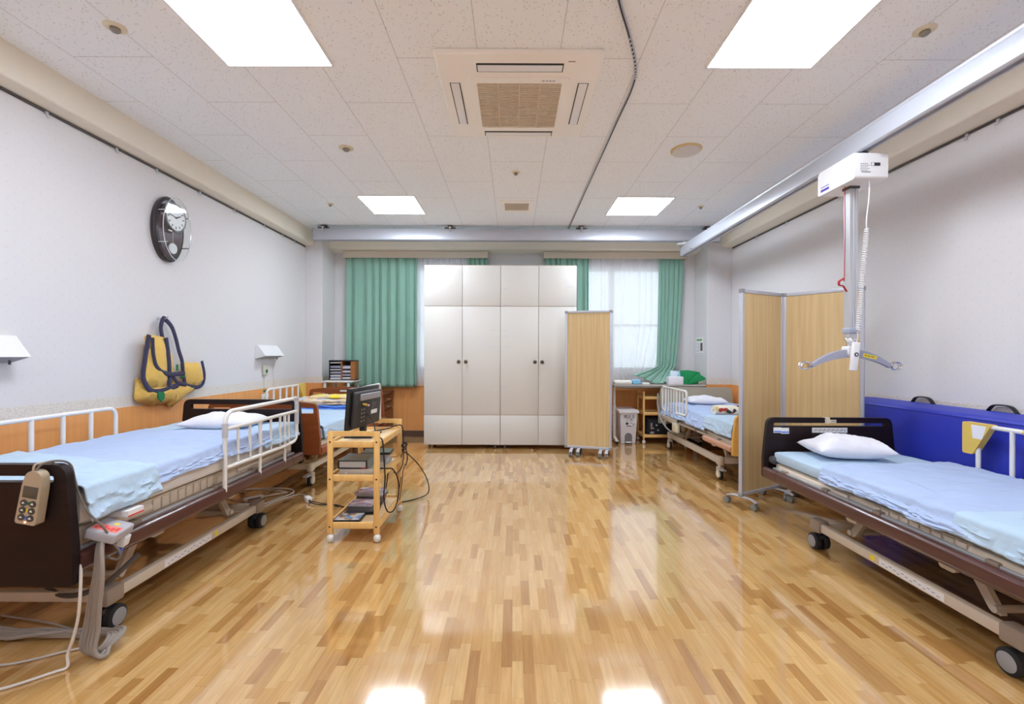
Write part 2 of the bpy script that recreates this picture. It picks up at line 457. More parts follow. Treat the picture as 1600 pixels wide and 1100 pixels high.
# boxed soffits with a rolled lower edge
def soffit(name, wall, sx, d, axis, a0, a1):
    zb = 2.665
    pr = [(wall, HC), (wall + sx * d, HC)] + [(wall + sx * (d - .018 + .018 * math.cos(t)), zb + .018 - .018 * math.sin(t)) for t in [PI / 2 * k / 5 for k in range(6)]] + [(wall, zb - .022)]
    mb = MB()
    if axis == 'Y': mb.plate([pr], a0, a1, 'Y')
    else: mb.plate([pr], a0, a1, 'X')
    room(name, mb, TRIMC, True)
soffit('trim_3', XL, 1, 0.10, 'Y', YR, YC)
soffit('trim_4', XR, -1, 0.15, 'Y', YR, YC)
soffit('trim_5', YB, -1, 0.22, 'X', -2.585, 2.62)
# wainscot panelling, lace border and dark baseboard
BASEM = mat('dark_brown_baseboard', (92, 70, 58), 0.5); BORD = m_border(1)
def dado(names, boxes):
    for (nm, z0, z1, th, m) in ((names[0], 0.09, 0.80, .008, WAINS), (names[1], 0.80, 0.885, .003, BORD), (names[2], 0, 0.09, .012, BASEM)):
        mb = MB()
        for (x0, x1, y0, y1, nx, ny) in boxes:
            if nx: mb.box(x0, x0 + nx * th, y0, y1, z0, z1)
            else: mb.box(x0, x1, y0, y0 + ny * th, z0, z1)
        room(nm, mb, m)
dado(('trim_6', 'trim_7', 'baseboard_left'), [(XL, XL, YR, YC, 1, 0), (XL, -2.577, YC, YC, 0, -1), (-2.585, -2.585, YC, YB, 1, 0)])
dado(('trim_8', 'trim_9', 'baseboard_right'), [(XR, XR, YR, YC, -1, 0), (2.612, XR, YC, YC, 0, -1), (2.62, 2.62, YC, YB, -1, 0)])
dado(('trim_10', 'trim_11', 'baseboard_back'), [(-2.585, 2.62, YB, YB, 0, -1)])
# windows: white sash frames, panes, outer sill
GLASS = m_glass('window_glass')
for n, (x0, x1, z0, z1) in enumerate((W1, W2)):
    w = T('window_%d' % (n + 1), '', '', (x0, YB + .06, z0)); del w['label']; del w['category']; w['kind'] = 'structure'
    mid = 1.43 if n else -1.40
    tz = 1.61
    obj('window_frame', MB().plate([rect(x0, x1, z0, z1), rect(x0 + .05, mid - .04, tz + .03, z1 - .05)[::-1], rect(mid + .04, x1 - .05, tz + .03, z1 - .05)[::-1], rect(x0 + .05, mid - .04, z0 + .06, tz - .0)[::-1], rect(mid + .04, x1 - .05, z0 + .06, tz)[::-1]], YB + .05, YB + .10, 'Y'), WHITE, w, False)
    p = [(x0 + .05, mid - .04), (mid + .04, x1 - .05)]
    for a, b in p:
        obj('pane', MB().box(a, b, YB + .072, YB + .077, tz + .03, z1 - .05), GLASS, w, False)
        obj('pane', MB().box(a, b, YB + .072, YB + .077, z0 + .06, tz), GLASS, w, False)
    obj('sill', MB().box(x0, x1, YB - .02, YB + .05, z0 - .025, z0, .004), WHITE, w)
    hb = MB().box(mid - .012, mid + .012, YB + .03, YB + .05, 1.42, 1.52, .004)
    if n == 0: hb = MB().box(-1.395, -1.37, YB + .03, YB + .05, 1.66, 1.80, .006)
    obj('catch', hb, DGREY, w)

# ------------------------------------------------------------------ ceiling fittings
EMIT = m_emit('light_diffuser', (0.89, 0.99, 1.10), LAMP)
LABL = {(-1.345, 2.32): 'large lit square ceiling light in the upper left, nearest the left wall', (1.405, 2.32): 'large lit square ceiling light in the upper right, beside the hoist beam',
        (-1.345, 5.07): 'far left lit square ceiling light above the green curtain', (1.39, 5.08): 'far right lit square ceiling light near the end of the hoist beam'}
def ceiling_light(x, y, lab):
    t = T('ceiling_light', lab, 'ceiling light', (x, y, HC), 'square ceiling lights')
    h = 0.295
    obj('frame', MB().plate([[(x - h - .012, y - h - .012), (x + h + .012, y - h - .012), (x + h + .012, y + h + .012), (x - h - .012, y + h + .012)], [(x - h, y - h), (x - h, y + h), (x + h, y + h), (x + h, y - h)]], HC - .010, HC, 'Z'), WHITEP, t, False)
    obj('diffuser', MB().box(x - h, x + h, y - h, y + h, HC - .006, HC - .001), EMIT, t, False)
    return t
base_l = None
for (x, y), lab in LABL.items(): ceiling_light(x, y, lab)
for x, sd in ((-1.345, 'left'), (1.405, 'right')): ceiling_light(x, -0.43, 'lit square ceiling light overhead behind the viewer on the %s' % sd)
# cassette air conditioner
ax0, ax1, ay0, ay1 = -0.445, 0.495, 2.465, 3.415; acx = 0.027
t = T('air_conditioner', 'beige four-way cassette air conditioner in the middle of the ceiling', 'air conditioner', (acx, 2.94, HC))
zA = HC - .034
obj('panel', MB().box(ax0, ax1, ay0, ay1, zA, HC, .014, 3), ACBEI, t)
fr = MB().plate([rounded([(-.285, 2.665), (.34, 2.665), (.34, 3.30), (-.285, 3.30)], .05), rounded([(-.225, 2.72), (.285, 2.72), (.285, 3.255), (-.225, 3.255)], .01)[::-1]], zA - .008, zA + .002, 'Z')
obj('intake_frame', fr, ACBEI, t)
gr = MB()
for k in range(27): gr.box(-.225, .285, 2.722 + k * .0198, 2.732 + k * .0198, zA - .005, zA - .0005)
for x in (-.10, .03, .155): gr.box(x - .004, x + .004, 2.722, 3.253, zA - .006, zA)
obj('intake_grille', gr, ACGR, t, False)
for (x0, x1, y0, y1) in ((-.215, .278, 2.545, 2.622), (-.215, .278, 3.318, 3.385), (-.388, -.325, 2.73, 3.215), (.382, .446, 2.73, 3.215)):
    s_ = obj('air_outlet', MB().box(x0, x1, y0, y1, zA - .0015, zA), BLACK, t, False, label='dark air outlet slot')
    obj('louver', MB().box(x0 + .006, x1 - .006, y0 + .012 * (x1 - x0 > .2), y1 - .012 * (x1 - x0 > .2) - .004 * (x1 - x0 < .2), zA - .008, zA - .001, .003), WHITEP, s_)
obj('maker_mark', MB().box(.30, .34, 2.525, 2.531, zA - .0012, zA), INK, t, False, label='small dark print at the front corner')
bd = obj('indicator_strip', MB().box(.155, .245, 2.685, 2.703, zA - .0095, zA - .0075, .0008), LABEL, t, False, label='pale strip of tiny indicator marks')
for k in range(4): obj('indicator_mark', MB().box(.168 + k * .02, .178 + k * .02, 2.691, 2.697, zA - .0103, zA - .009), INK, bd, False)
# speaker, sprinklers, sensors, vent
t = T('ceiling_speaker', 'round white ceiling speaker with a yellowed rim', 'ceiling speaker', (1.392, 3.682, HC))
obj('rim', MB().lathe([(.10, HC), (.122, HC), (.122, HC - .006), (.112, HC - .011), (.10, HC - .010)], (1.392, 3.682, 0), 32), mat('yellowed_rim', (216, 190, 138), .5), t)
obj('speaker_cover', MB().lathe([(.108, HC - .006), (.106, HC - .020), (.085, HC - .030), (.04, HC - .034), (.001, HC - .035)], (1.392, 3.682, 0), 32), mat('speaker_mesh', (212, 210, 206), .6, scale=300, bump=.2), t)
def sprinkler(x, y, r, lab, cat, nm):
    t = T(nm, lab, cat, (x, y, HC), 'small round ceiling fittings')
    obj('escutcheon', MB().lathe([(r, HC), (r, HC - .004), (r * .85, HC - .008), (r * .45, HC - .009)], (x, y, 0), 24), DISC, t)
    obj('sensor_head', MB().lathe([(r * .45, HC - .008), (r * .48, HC - .018), (r * .30, HC - .028), (r * .12, HC - .032)], (x, y, 0), 18), mat('sprinkler_metal', (150, 146, 140), .3, .8), t)
sprinkler(-2.036, 2.321, .050, 'small sprinkler head in the left ceiling, nearest the wall', 'sprinkler', 'sprinkler')
sprinkler(2.092, 2.321, .050, 'small sprinkler head in the right ceiling above the hoist beam', 'sprinkler', 'sprinkler')
sprinkler(.017, 4.147, .040, 'tiny round ceiling detector between the air conditioner and the vent', 'detector', 'heat_detector')
sprinkler(-2.034, 5.042, .036, 'tiny round ceiling detector left of the far left light', 'detector', 'heat_detector')
sprinkler(2.087, 5.080, .036, 'tiny round ceiling detector right of the far right light', 'detector', 'heat_detector')
sprinkler(-1.354, 3.672, .058, 'flat round cream detector plate on the left ceiling', 'detector', 'smoke_detector')
t = T('ceiling_vent', 'square beige ceiling vent with a dark grille at the back', 'vent', (.034, 5.09, HC))
obj('frame', MB().plate([[(-.145, 4.90), (.213, 4.90), (.213, 5.28), (-.145, 5.28)], [(-.10, 4.97), (-.10, 5.22), (.165, 5.22), (.165, 4.97)]], HC - .012, HC, 'Z'), ACBEI, t, False)
vg = MB()
for k in range(11): vg.box(-.10, .165, 4.972 + k * .0228, 4.982 + k * .0228, HC - .009, HC - .002)
obj('grille', vg, ACGR, t, False)
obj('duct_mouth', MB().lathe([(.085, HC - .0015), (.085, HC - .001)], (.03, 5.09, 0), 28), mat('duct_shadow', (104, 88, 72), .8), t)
# curved curtain track
trk = smoothpath([(.36, 1.80, 0), (.49, 2.13, 0), (.60, 2.37, 0), (.70, 2.63, 0), (.728, 2.84, 0), (.726, 3.2, 0), (.725, 3.6, 0), (.72, 5.0, 0), (.717, 6.2, 0)], 8)
t = T('curtain_track', 'slim bent curtain track running along the ceiling to the back', 'curtain track', (.725, 3.6, HC))
obj('rail', MB().tube([(p.x, p.y, HC - .007) for p in trk], .01, 6, flat=(.007, .011), up=(0, 0, 1)), ALU_W, t)
obj('slot', MB().tube([(p.x, p.y, HC - .0155) for p in trk], .01, 6, flat=(.0025, .0042), up=(0, 0, 1)), BLACK, t)
hl = MB()
for k in range(12):
    p = trk[16 + k] if 16 + k < len(trk) else trk[-1]
    hl.box(p.x - .004, p.x + .004, p.y - .006, p.y + .006, HC - .021, HC - .017)
obj('runner_stop', hl, ALU, t, False)

# ------------------------------------------------------------------ picture rails on the side walls
def wall_rail(x, sx, ys, lab):
    t = T('picture_rail', lab, 'picture rail', (x, 2.2, 2.633))
    obj('rail', MB().box(x, x + sx * .014, YR + .02, YC - .03, 2.628, 2.642, .002), mat('dark_rail', (70, 64, 60), .5), t)
    for y in ys:
        obj('hook', MB().tube([(x + sx * .012, y, 2.632), (x + sx * .016, y, 2.60), (x + sx * .030, y, 2.592), (x + sx * .034, y, 2.606)], .003, 6).box(x + sx * .006, x + sx * .02, y - .008, y + .008, 2.618, 2.632), ALU, t)
wall_rail(XL, 1, [2.72, 3.2, 3.56, 4.05, 4.55, 5.1, 5.5, 5.8], 'thin dark picture rail with hooks along the top of the left wall')
wall_rail(XR, -1, [2.76, 2.95, 4.1, 4.9, 5.5], 'thin dark picture rail with hooks along the top of the right wall')

# ------------------------------------------------------------------ ceiling lift
def lift_rail(y, x0, x1, lab, brk):
    t = T('hoist_rail', lab, 'hoist rail', ((x0 + x1) / 2, y, HC))
    z0, z1 = 2.66, 2.81
    pr = [(y - .05, z0 + .012), (y - .05, z1 - .03), (y - .035, z1), (y + .035, z1), (y + .05, z1 - .03), (y + .05, z0 + .012), (y + .04, z0), (y + .02, z0), (y + .02, z0 + .02), (y - .02, z0 + .02), (y - .02, z0), (y - .04, z0)]
    obj('rail_profile', MB().plate([pr], x0, x1, 'X'), ALU_W, t)
    for x in (x0, x1): obj('end_cap', MB().plate([pr], x - .004, x + .004, 'X'), GREYP, t)
    for x in brk:
        obj('ceiling_bracket', MB().box(x - .07, x + .07, y - .045, y + .045, z1 - .002, z1 + .014, .003).box(x - .03, x + .03, y - .03, y + .03, z1, HC), DGREY, t)
        obj('bolt', MB().cyl((x, y - .056, z1 - .05), (x, y - .056, z1 + .012), .012, 10).cyl((x, y - .056, z1 + .004), (x, y - .056, z1 + .016), .022, 6), CHROME, t)
    return t
lift_rail(5.89, -2.585, 2.656, 'long silver hoist rail across the back under the ceiling', (-2.45, -.82, .87, 2.5))
lift_rail(0.62, 1.5, 2.656, 'silver hoist rail across the ceiling behind the viewer', (1.7, 2.5))
t = T('hoist_beam', 'silver overhead hoist beam running from front to back on the right', 'hoist beam', (2.23, 3.2, 2.493))
bx0, bx1, bz0, bz1 = 2.192, 2.272, 2.493, 2.624
pr = [(bx0, bz0 + .008), (bx0, bz1 - .022), (bx0 + .003, bz1 - .018), (bx0, bz1 - .014), (bx0, bz1), (bx1, bz1), (bx1, bz0 + .008), (bx1 - .01, bz0), (bx1 - .025, bz0), (bx1 - .025, bz0 + .02), (bx0 + .025, bz0 + .02), (bx0 + .025, bz0), (bx0 + .01, bz0)]
obj('beam_profile', MB().plate([pr], .4, 5.99, 'Y'), ALU_W, t)
obj('end_cap', MB().plate([[(bx0 - .002, bz0 - .002), (bx1 + .002, bz0 - .002), (bx1 + .002, bz1 + .002), (bx0 - .002, bz1 + .002)]], 5.985, 5.995, 'Y'), GREYP, t)
obj('trolley', MB().box(2.12, 2.36, 5.85, 5.93, 2.624, 2.64, .003).box(2.19, 2.27, 5.87, 5.91, 2.63, 2.675), WHITEP, t)
obj('trolley', MB().box(2.12, 2.36, .58, .66, 2.624, 2.64, .003).box(2.19, 2.27, .60, .64, 2.63, 2.675), WHITEP, t)
obj('stop_screw', MB().cyl((bx0 - .004, 5.62, bz0 + .018), (bx0, 5.62, bz0 + .018), .008, 10), DGREY, t)
# lift unit with mast, sling bar and handset
t = T('patient_lift', 'white ceiling lift unit with grey mast, curved sling bar and handset', 'patient lift', (2.225, 3.0, 2.30))
bm_ = MB().plate([rounded([(2.84, 2.30), (3.185, 2.30), (3.185, 2.445), (3.165, 2.462), (2.84, 2.462)], [.02, .015, .012, .012, .012])], 2.127, 2.335, 'X')
hs = obj('motor_housing', bm_, WHITEP, t)
obj('label', MB().box(2.1265, 2.1275, 3.07, 3.155, 2.318, 2.345), LABEL, hs, False, label='violet and white sticker on the side')
obj('label', MB().box(2.126, 2.1268, 3.072, 3.153, 2.319, 2.336).box(2.126, 2.1268, 3.072, 3.153, 2.347, 2.352), INKV, hs, False, label='violet stripes of the side sticker')
sm = MB()
for i in range(5):
    for j in range(4 + i % 2): sm.box(2.162 + j * .012, 2.170 + j * .012, 2.8385, 2.8395, 2.348 + i * .0105, 2.351 + i * .0105)
sm.box(2.168, 2.225, 2.8385, 2.8395, 2.338, 2.343)
obj('rating_plate', sm, INK, hs, False, label='small grey printed rating text')
obj('front_badge', MB().box(2.228, 2.285, 2.8385, 2.8395, 2.378, 2.398), INKD, hs, False, label='dark badge with a white round emblem')
obj('badge_emblem', MB().cyl((2.238, 2.838, 2.388), (2.238, 2.8386, 2.388), .010, 16), LABEL, hs, False, label='round white emblem')
obj('hanger', MB().box(2.20, 2.26, 2.90, 2.98, 2.455, 2.50, .004).box(2.20, 2.26, 3.06, 3.13, 2.455, 2.50, .004), DGREY, t)
mx, my = 2.222, 3.0
pr = []
for a, b in ((-.026, -.028), (-.010, -.028), (-.008, -.023), (-.003, -.023), (0, -.028), (.003, -.028), (.005, -.023), (.010, -.023), (.012, -.028), (.026, -.028), (.026, .028), (-.026, .028)): pr.append((mx + a, my + b))
mst = obj('mast', MB().plate([pr], 1.36, 2.30, 'Z'), ALU, t)
obj('mast_collar', MB().box(mx - .034, mx + .034, my - .036, my + .036, 2.285, 2.302, .003), DGREY, mst)
obj('end_collar', MB().box(mx - .033, mx + .033, my - .036, my + .036, 1.337, 1.376, .006), mat('blue_grey_plastic', (164, 172, 190), .4), mst)
obj('inner_tube', MB().box(mx - .026, mx + .026, my - .026, my + .026, 1.305, 1.34, .004), ALU, mst)
obj('swivel', MB().lathe([(.030, 1.306), (.034, 1.30), (.034, 1.292), (.024, 1.284), (.024, 1.25)], (mx, my, 0), 20), CHROME, mst)
hub = obj('hub', MB().plate([rounded([(mx - .034, 1.255), (mx + .034, 1.255), (mx + .034, 1.20), (mx + .012, 1.178), (mx - .012, 1.178), (mx - .034, 1.20)], .012)], my - .034, my + .034, 'Y'), WHITEP, t)
obj('mark', MB().box(mx - .018, mx - .002, my - .0352, my - .034, 1.238, 1.242).box(mx - .002, mx + .004, my - .0352, my - .034, 1.226, 1.233), INK, hub, False)
arch = []
for k in range(25):
    u = -1 + k / 12
    arch.append((mx + .255 * u, my, 1.207 - .078 * u * u - .004 * u ** 4, .023 * (1 - .62 * u * u) + .004))
sb = MB(); top = [(a[0], a[2] + a[3]) for a in arch]; bot = [(a[0], a[2] - a[3]) for a in arch][::-1]
sb.plate([top + bot], my - .017, my + .017, 'Y')
bar = obj('sling_bar', sb, mat('lilac_grey_plastic', (160, 162, 180), .4), t)
M_ = Matrix.Translation((mx + .115, my - .0175, 1.188)) @ Matrix.Rotation(math.radians(12), 4, 'Y')
obj('warning_label', MB().box(-.045, .045, -.0008, .0008, -.011, .011, M=M_), YEL, bar, False, label='yellow warning label')
lt = MB()
for k in range(6): lt.box(-.034 + k * .012, -.027 + k * .012, -.0014, -.0006, -.003 + (k % 2) * .002, .004, M=M_)
obj('print', lt, INKD, bar, False)
for s in (-1, 1):
    ex, ez = mx + s * .262, 1.128
    h = MB()
    for dy in (-.016, 0, .016):
        h.tube(smoothpath([(ex, my + dy * .4, ez), (ex + s * .030, my + dy, ez + .024), (ex + s * .062, my + dy, ez + .012), (ex + s * .066, my + dy, ez - .014), (ex + s * .034, my + dy, ez - .026), (ex + s * .006, my + dy * .4, ez - .008)], 5, True), .0042, 8, True)
    h.cyl((ex - s * .006, my, ez + .004), (ex + s * .012, my, ez - .002), .016, 14)
    obj('hook', h, CHROME, bar)
Mh = Matrix.Translation((2.198, 2.93, 1.187)) @ Matrix.Rotation(math.radians(-6.5), 4, 'Y').inverted()
hd = obj('handset', MB().box(-.022, .022, -.012, .012, -.092, .092, .006, 3, M=Mh), WHITEP, t, label='white handset hanging before the sling bar')
ring = MB()
for (r, w, m, d) in ((.0135, 0, 0, .0128), (.0065, 0, 1, .0136)):
    ring.bm((lambda b: (bmesh.ops.create_cone(b, cap_ends=True, segments=20, radius1=r, radius2=r, depth=.002), b)[1])(bmesh.new()), m, Mh @ Matrix.Translation((.001, -d, .013)) @ Matrix.Rotation(PI / 2, 4, 'X'))
obj('button', ring, [INKD, LABEL], hd, label='round black and white button')
cd = smoothpath([(2.246, 2.875, 2.305), (2.244, 2.875, 2.20), (2.232, 2.88, 2.06), (2.236, 2.885, 2.0)], 8)
n = 420
for k in range(n + 1):
    f = k / n; a = 2 * PI * 46 * f
    cd.append(Vector((2.236 - .036 * f + .011 * math.cos(a), 2.885 + .02 * f + .011 * math.sin(a), 2.0 - .645 * f)))
cd += smoothpath([(2.20, 2.91, 1.345), (2.21, 2.92, 1.31), (2.208, 2.93, 1.275)], 5)
obj('handset_cord', MB().tube(cd, .0036, 5), WHITEP, t)
rs = MB().tube([(2.174, 2.99, 2.31), (2.174, 2.985, 2.0), (2.170, 2.985, 1.72), (2.168, 2.985, 1.68)], .004, 6, flat=(.005, .0025))
rs.tube(smoothpath([(2.168, 2.985, 1.70), (2.150, 2.98, 1.69), (2.132, 2.98, 1.678), (2.136, 2.985, 1.655), (2.160, 2.985, 1.65), (2.178, 2.985, 1.625), (2.186, 2.985, 1.612)], 5), .004, 6, flat=(.007, .003))
obj('emergency_strap', rs, REDC, t, label='red emergency lowering strap with a knotted end')

# ------------------------------------------------------------------ wardrobes
TAPE = mat('tape_residue', (206, 204, 214), .6, var=.1)
def wardrobe(x0, lab, marks):
    y0, y1, w = 5.73, 6.22, .958
    t = T('wardrobe', lab, 'wardrobe', (x0 + w / 2, (y0 + y1) / 2, 0), 'twin wardrobes on castors')
    xm = x0 + w / 2
    obj('carcass', MB().box(x0, x0 + w, y0 + .019, y1, .055, 2.31, .003), IVORY, t)
    rows = [(.055, .425, 'lower_door'), (.433, 1.795, 'door'), (1.803, 2.31, 'upper_door')]
    wear = MB()
    for z0, z1, nm in rows:
        for a, b in ((x0 + .001, xm - .0025), (xm + .0025, x0 + w - .001)):
            d = obj(nm, MB().box(a, b, y0, y0 + .019, z0, z1, .0025), IVORY, t)
            if nm == 'door':
                kx = b - .042 if b < xm else a + .042
                k = MB().lathe([(.0235, y0 + .001), (.0235, y0 - .003), (.010, y0 - .006), (.009, y0 - .018), (.0185, y0 - .023), (.0195, y0 - .030), (.013, y0 - .036), (.002, y0 - .037)], (kx, 0, 1.10), 18, 'Y')
                obj('knob', k, BRASS, d)
        if z0 < 1.9: wear.box(x0 + .004, x0 + w - .004, y0 + .006, y0 + .0185, z1 - .001, z1 + .009)
    obj('door_gap_edging', wear, SEAMC, t, False, label='worn pinkish edging between the doors')
    for (mx_, mz, mw) in marks: obj('tape_mark', MB().box(mx_ - mw / 2, mx_ + mw / 2, y0 - .0006, y0 + .0004, mz - .006, mz + .006), TAPE, t, False)
    for x in (x0 + .06, x0 + w - .06):
        for y in (y0 + .07, y1 - .06):
            c = obj('caster', MB().cyl((x, y, .04), (x, y, .056), .02, 12).box(x - .016, x + .016, y - .012, y + .02, .022, .05, .004), DGREY, t)
            obj('wheel', MB().cyl((x - .012, y + .008, .022), (x + .012, y + .008, .022), .022, 16), GREYC, c)
wardrobe(-1.122, 'left ivory wardrobe with six doors, standing in front of the left window', [(-1.05, .44, .05), (-.25, 1.50, .04), (-.28, 1.28, .07), (-1.06, 1.0, .07), (-1.02, .72, .05), (-.26, .78, .05), (-1.05, 1.815, .05), (-.55, 2.285, .04), (-.28, .46, .03)])
wardrobe(-.161, 'right ivory wardrobe with six doors, partly behind the folded screen', [(-.11, 1.50, .04), (-.08, 1.42, .05), (-.08, 1.29, .04), (-.12, .79, .06), (-.1, 2.02, .03), (.70, 2.05, .06), (.36, 2.285, .04), (-.09, 1.815, .06)])

# ------------------------------------------------------------------ folding screens
def fscreen(name, lab, panels, foots):
    xs = [p for q in panels for p in q]
    c = (sum(p[0] for p in xs) / len(xs), sum(p[1] for p in xs) / len(xs), 0)
    t = T(name, lab, 'folding screen', c)
    for (a, b), ft in zip(panels, foots):
        A, B = Vector((*a, 0)), Vector((*b, 0)); d = (B - A).normalized(); L = (B - A).length
        M = Matrix.Translation(A) @ Matrix.Rotation(math.atan2(d.y, d.x), 4, 'Z')
        z0, z1 = .085, 1.715
        obj('panel', MB().box(.018, L - .018, -.009, .009, z0 + .02, z1 - .02, M=M), OAKP, t, False)
        f = MB()
        for x in (0.014, L - .014):
            f.box(x - .014, x + .014, -.016, .016, z0, z1, .006, M=M)
        f.box(.02, L - .02, -.015, .015, z0, z0 + .028, .003, M=M); f.box(.02, L - .02, -.015, .015, z1 - .028, z1, .003, M=M)
        obj('frame', f, ALU_W, t)
        k = MB()
        for x in (0.014, L - .014):
            for z in (z0 - .002, z1 - .030): k.box(x - .016, x + .018, -.018, .018, z, z + .032, .004, M=M)
        obj('corner_cap', k, GREYP, t)
        for x, s0, s1 in ft:
            fb = MB(); pts = [(x, s * .01 + 0, 0) for s in (0,)]
            path = [(x, s0, .058), (x, s0 * .9, .066), (x, s0 * .55, .078), (x, 0, .080), (x, s1 * .55, .078), (x, s1 * .9, .066), (x, s1, .058)]
            fb.tube([M @ Vector(p) for p in smoothpath(path, 4)], .01, 10, flat=(.006, .019), up=(0, 0, 1))
            foot = obj('foot', fb, ALU_W, t)
            for s in (s0, s1):
                y = s * .93
                w = MB().cyl(M @ Vector((x, y, .05)), M @ Vector((x, y, .062)), .008, 8)
                for e in (-.011, .011): w.cyl(M @ Vector((x + e - .008, y + .008, .025)), M @ Vector((x + e + .008, y + .008, .025)), .025, 18)
                obj('caster', w, GREYC, foot)
fscreen('folding_screen', 'folded light oak screen standing before the right wardrobe', [((.622, 5.46), (1.150, 5.30)), ((.634, 5.50), (1.162, 5.34))],
        [[(.09, -.13, .11), (.43, -.13, .11)], [(.17, -.155, .10), (.50, -.155, .10)]])
fscreen('folding_screen', 'tall two-panel light oak screen between the two right beds', [((1.787, 3.58), (2.272, 3.852)), ((2.280, 3.848), (2.640, 3.42))],
        [[(.02, -.125, .125), (.47, -.145, .11)], [(.07, -.12, .12), (.46, -.06, .12)]])

# ------------------------------------------------------------------ beds
def board_loops(cx, hw, z0, z1, slots, arch=0, taper=.028, rad=.05, zsh=None):
    zsh = zsh or (z0 + (z1 - z0) * .32)
    top = [(cx + hw - taper, z1), (cx - hw + taper, z1)]
    if arch:
        top = [(cx + (hw - taper) * math.cos(PI * k / 14) if k in (0, 14) else cx + (hw - taper) * (1 - k / 7), z1 - arch * (1 - k / 7) ** 2) for k in range(15)]
    pts = [(cx - hw, z0), (cx + hw, z0), (cx + hw, zsh)] + top + [(cx - hw, zsh)]
    rr = [.012, .012, .02] + ([rad] + [0] * 13 + [rad] if arch else [rad, rad]) + [.02]
    return [rounded(pts, rr)] + [rounded([(a, c), (a, d), (b, d), (b, c)], .008, 3) for a, b, c, d in slots]
def bar_loop(x, y0, y1, zt, zl, zpost, nb, r=.0125, yel=None, step=None, cream=False, grip=None):
    """detachable side rail in the plane x; returns list of (name, mesh, material, label)"""
    m = MB()
    fr = rpath([(x, y0, zpost), (x, y0, zt), (x, y1, zt), (x, y1, zpost)], .07, 6) if not step else None
    return fr
def caster(t, x, y, style, lever=False, sx=1):
    if style == 'twin':
        c = obj('caster', MB().cyl((x, y, .06), (x, y, .118), .012, 10).box(x - .018, x + .018, y - .03, y + .035, .062, .088, .012, 3), DGREY, t)
        for e in (-.026, .026):
            obj('wheel', MB().lathe([(.012, e - .017), (.040, e - .018), (.049, e - .012), (.050, e), (.049, e + .012), (.040, e + .018), (.012, e + .017)], (x, y, .050), 24, 'X'), RUBBER, c)
        for e in (-.046, .046):
            obj('hub_cap', MB().lathe([(.001, e - .001), (.034, e - .001), (.036, e), (.034, e + .001), (.001, e + .001)], (x, y, .050), 24, 'X'), GREYP, c)
    else:
        c = obj('caster', MB().cyl((x, y, .08), (x, y, .155), .018, 12).plate([rounded([(y - .02, .045), (y + .02, .045), (y + .035, .12), (y - .035, .12)], .012)], x - .024, x - .016, 'X').plate([rounded([(y - .02, .045), (y + .02, .045), (y + .035, .12), (y - .035, .12)], .012)], x + .016, x + .024, 'X').box(x - .024, x + .024, y - .034, y + .034, .100, .125, .01), BEIGE, t)
        obj('wheel', MB().lathe([(.012, -.012), (.048, -.013), (.055, -.007), (.055, .007), (.048, .013), (.012, .012)], (x, y, .055), 28, 'X'), RUBBER, c)
        obj('hub_cap', MB().lathe([(.001, -.0265), (.034, -.026), (.034, .026), (.001, .0265)], (x, y, .055), 20, 'X'), CREAM, c)
        if lever: obj('brake_lever', MB().box(x - .03, x + .02, y - .10, y - .02, .10, .112, .005), ALU, c)
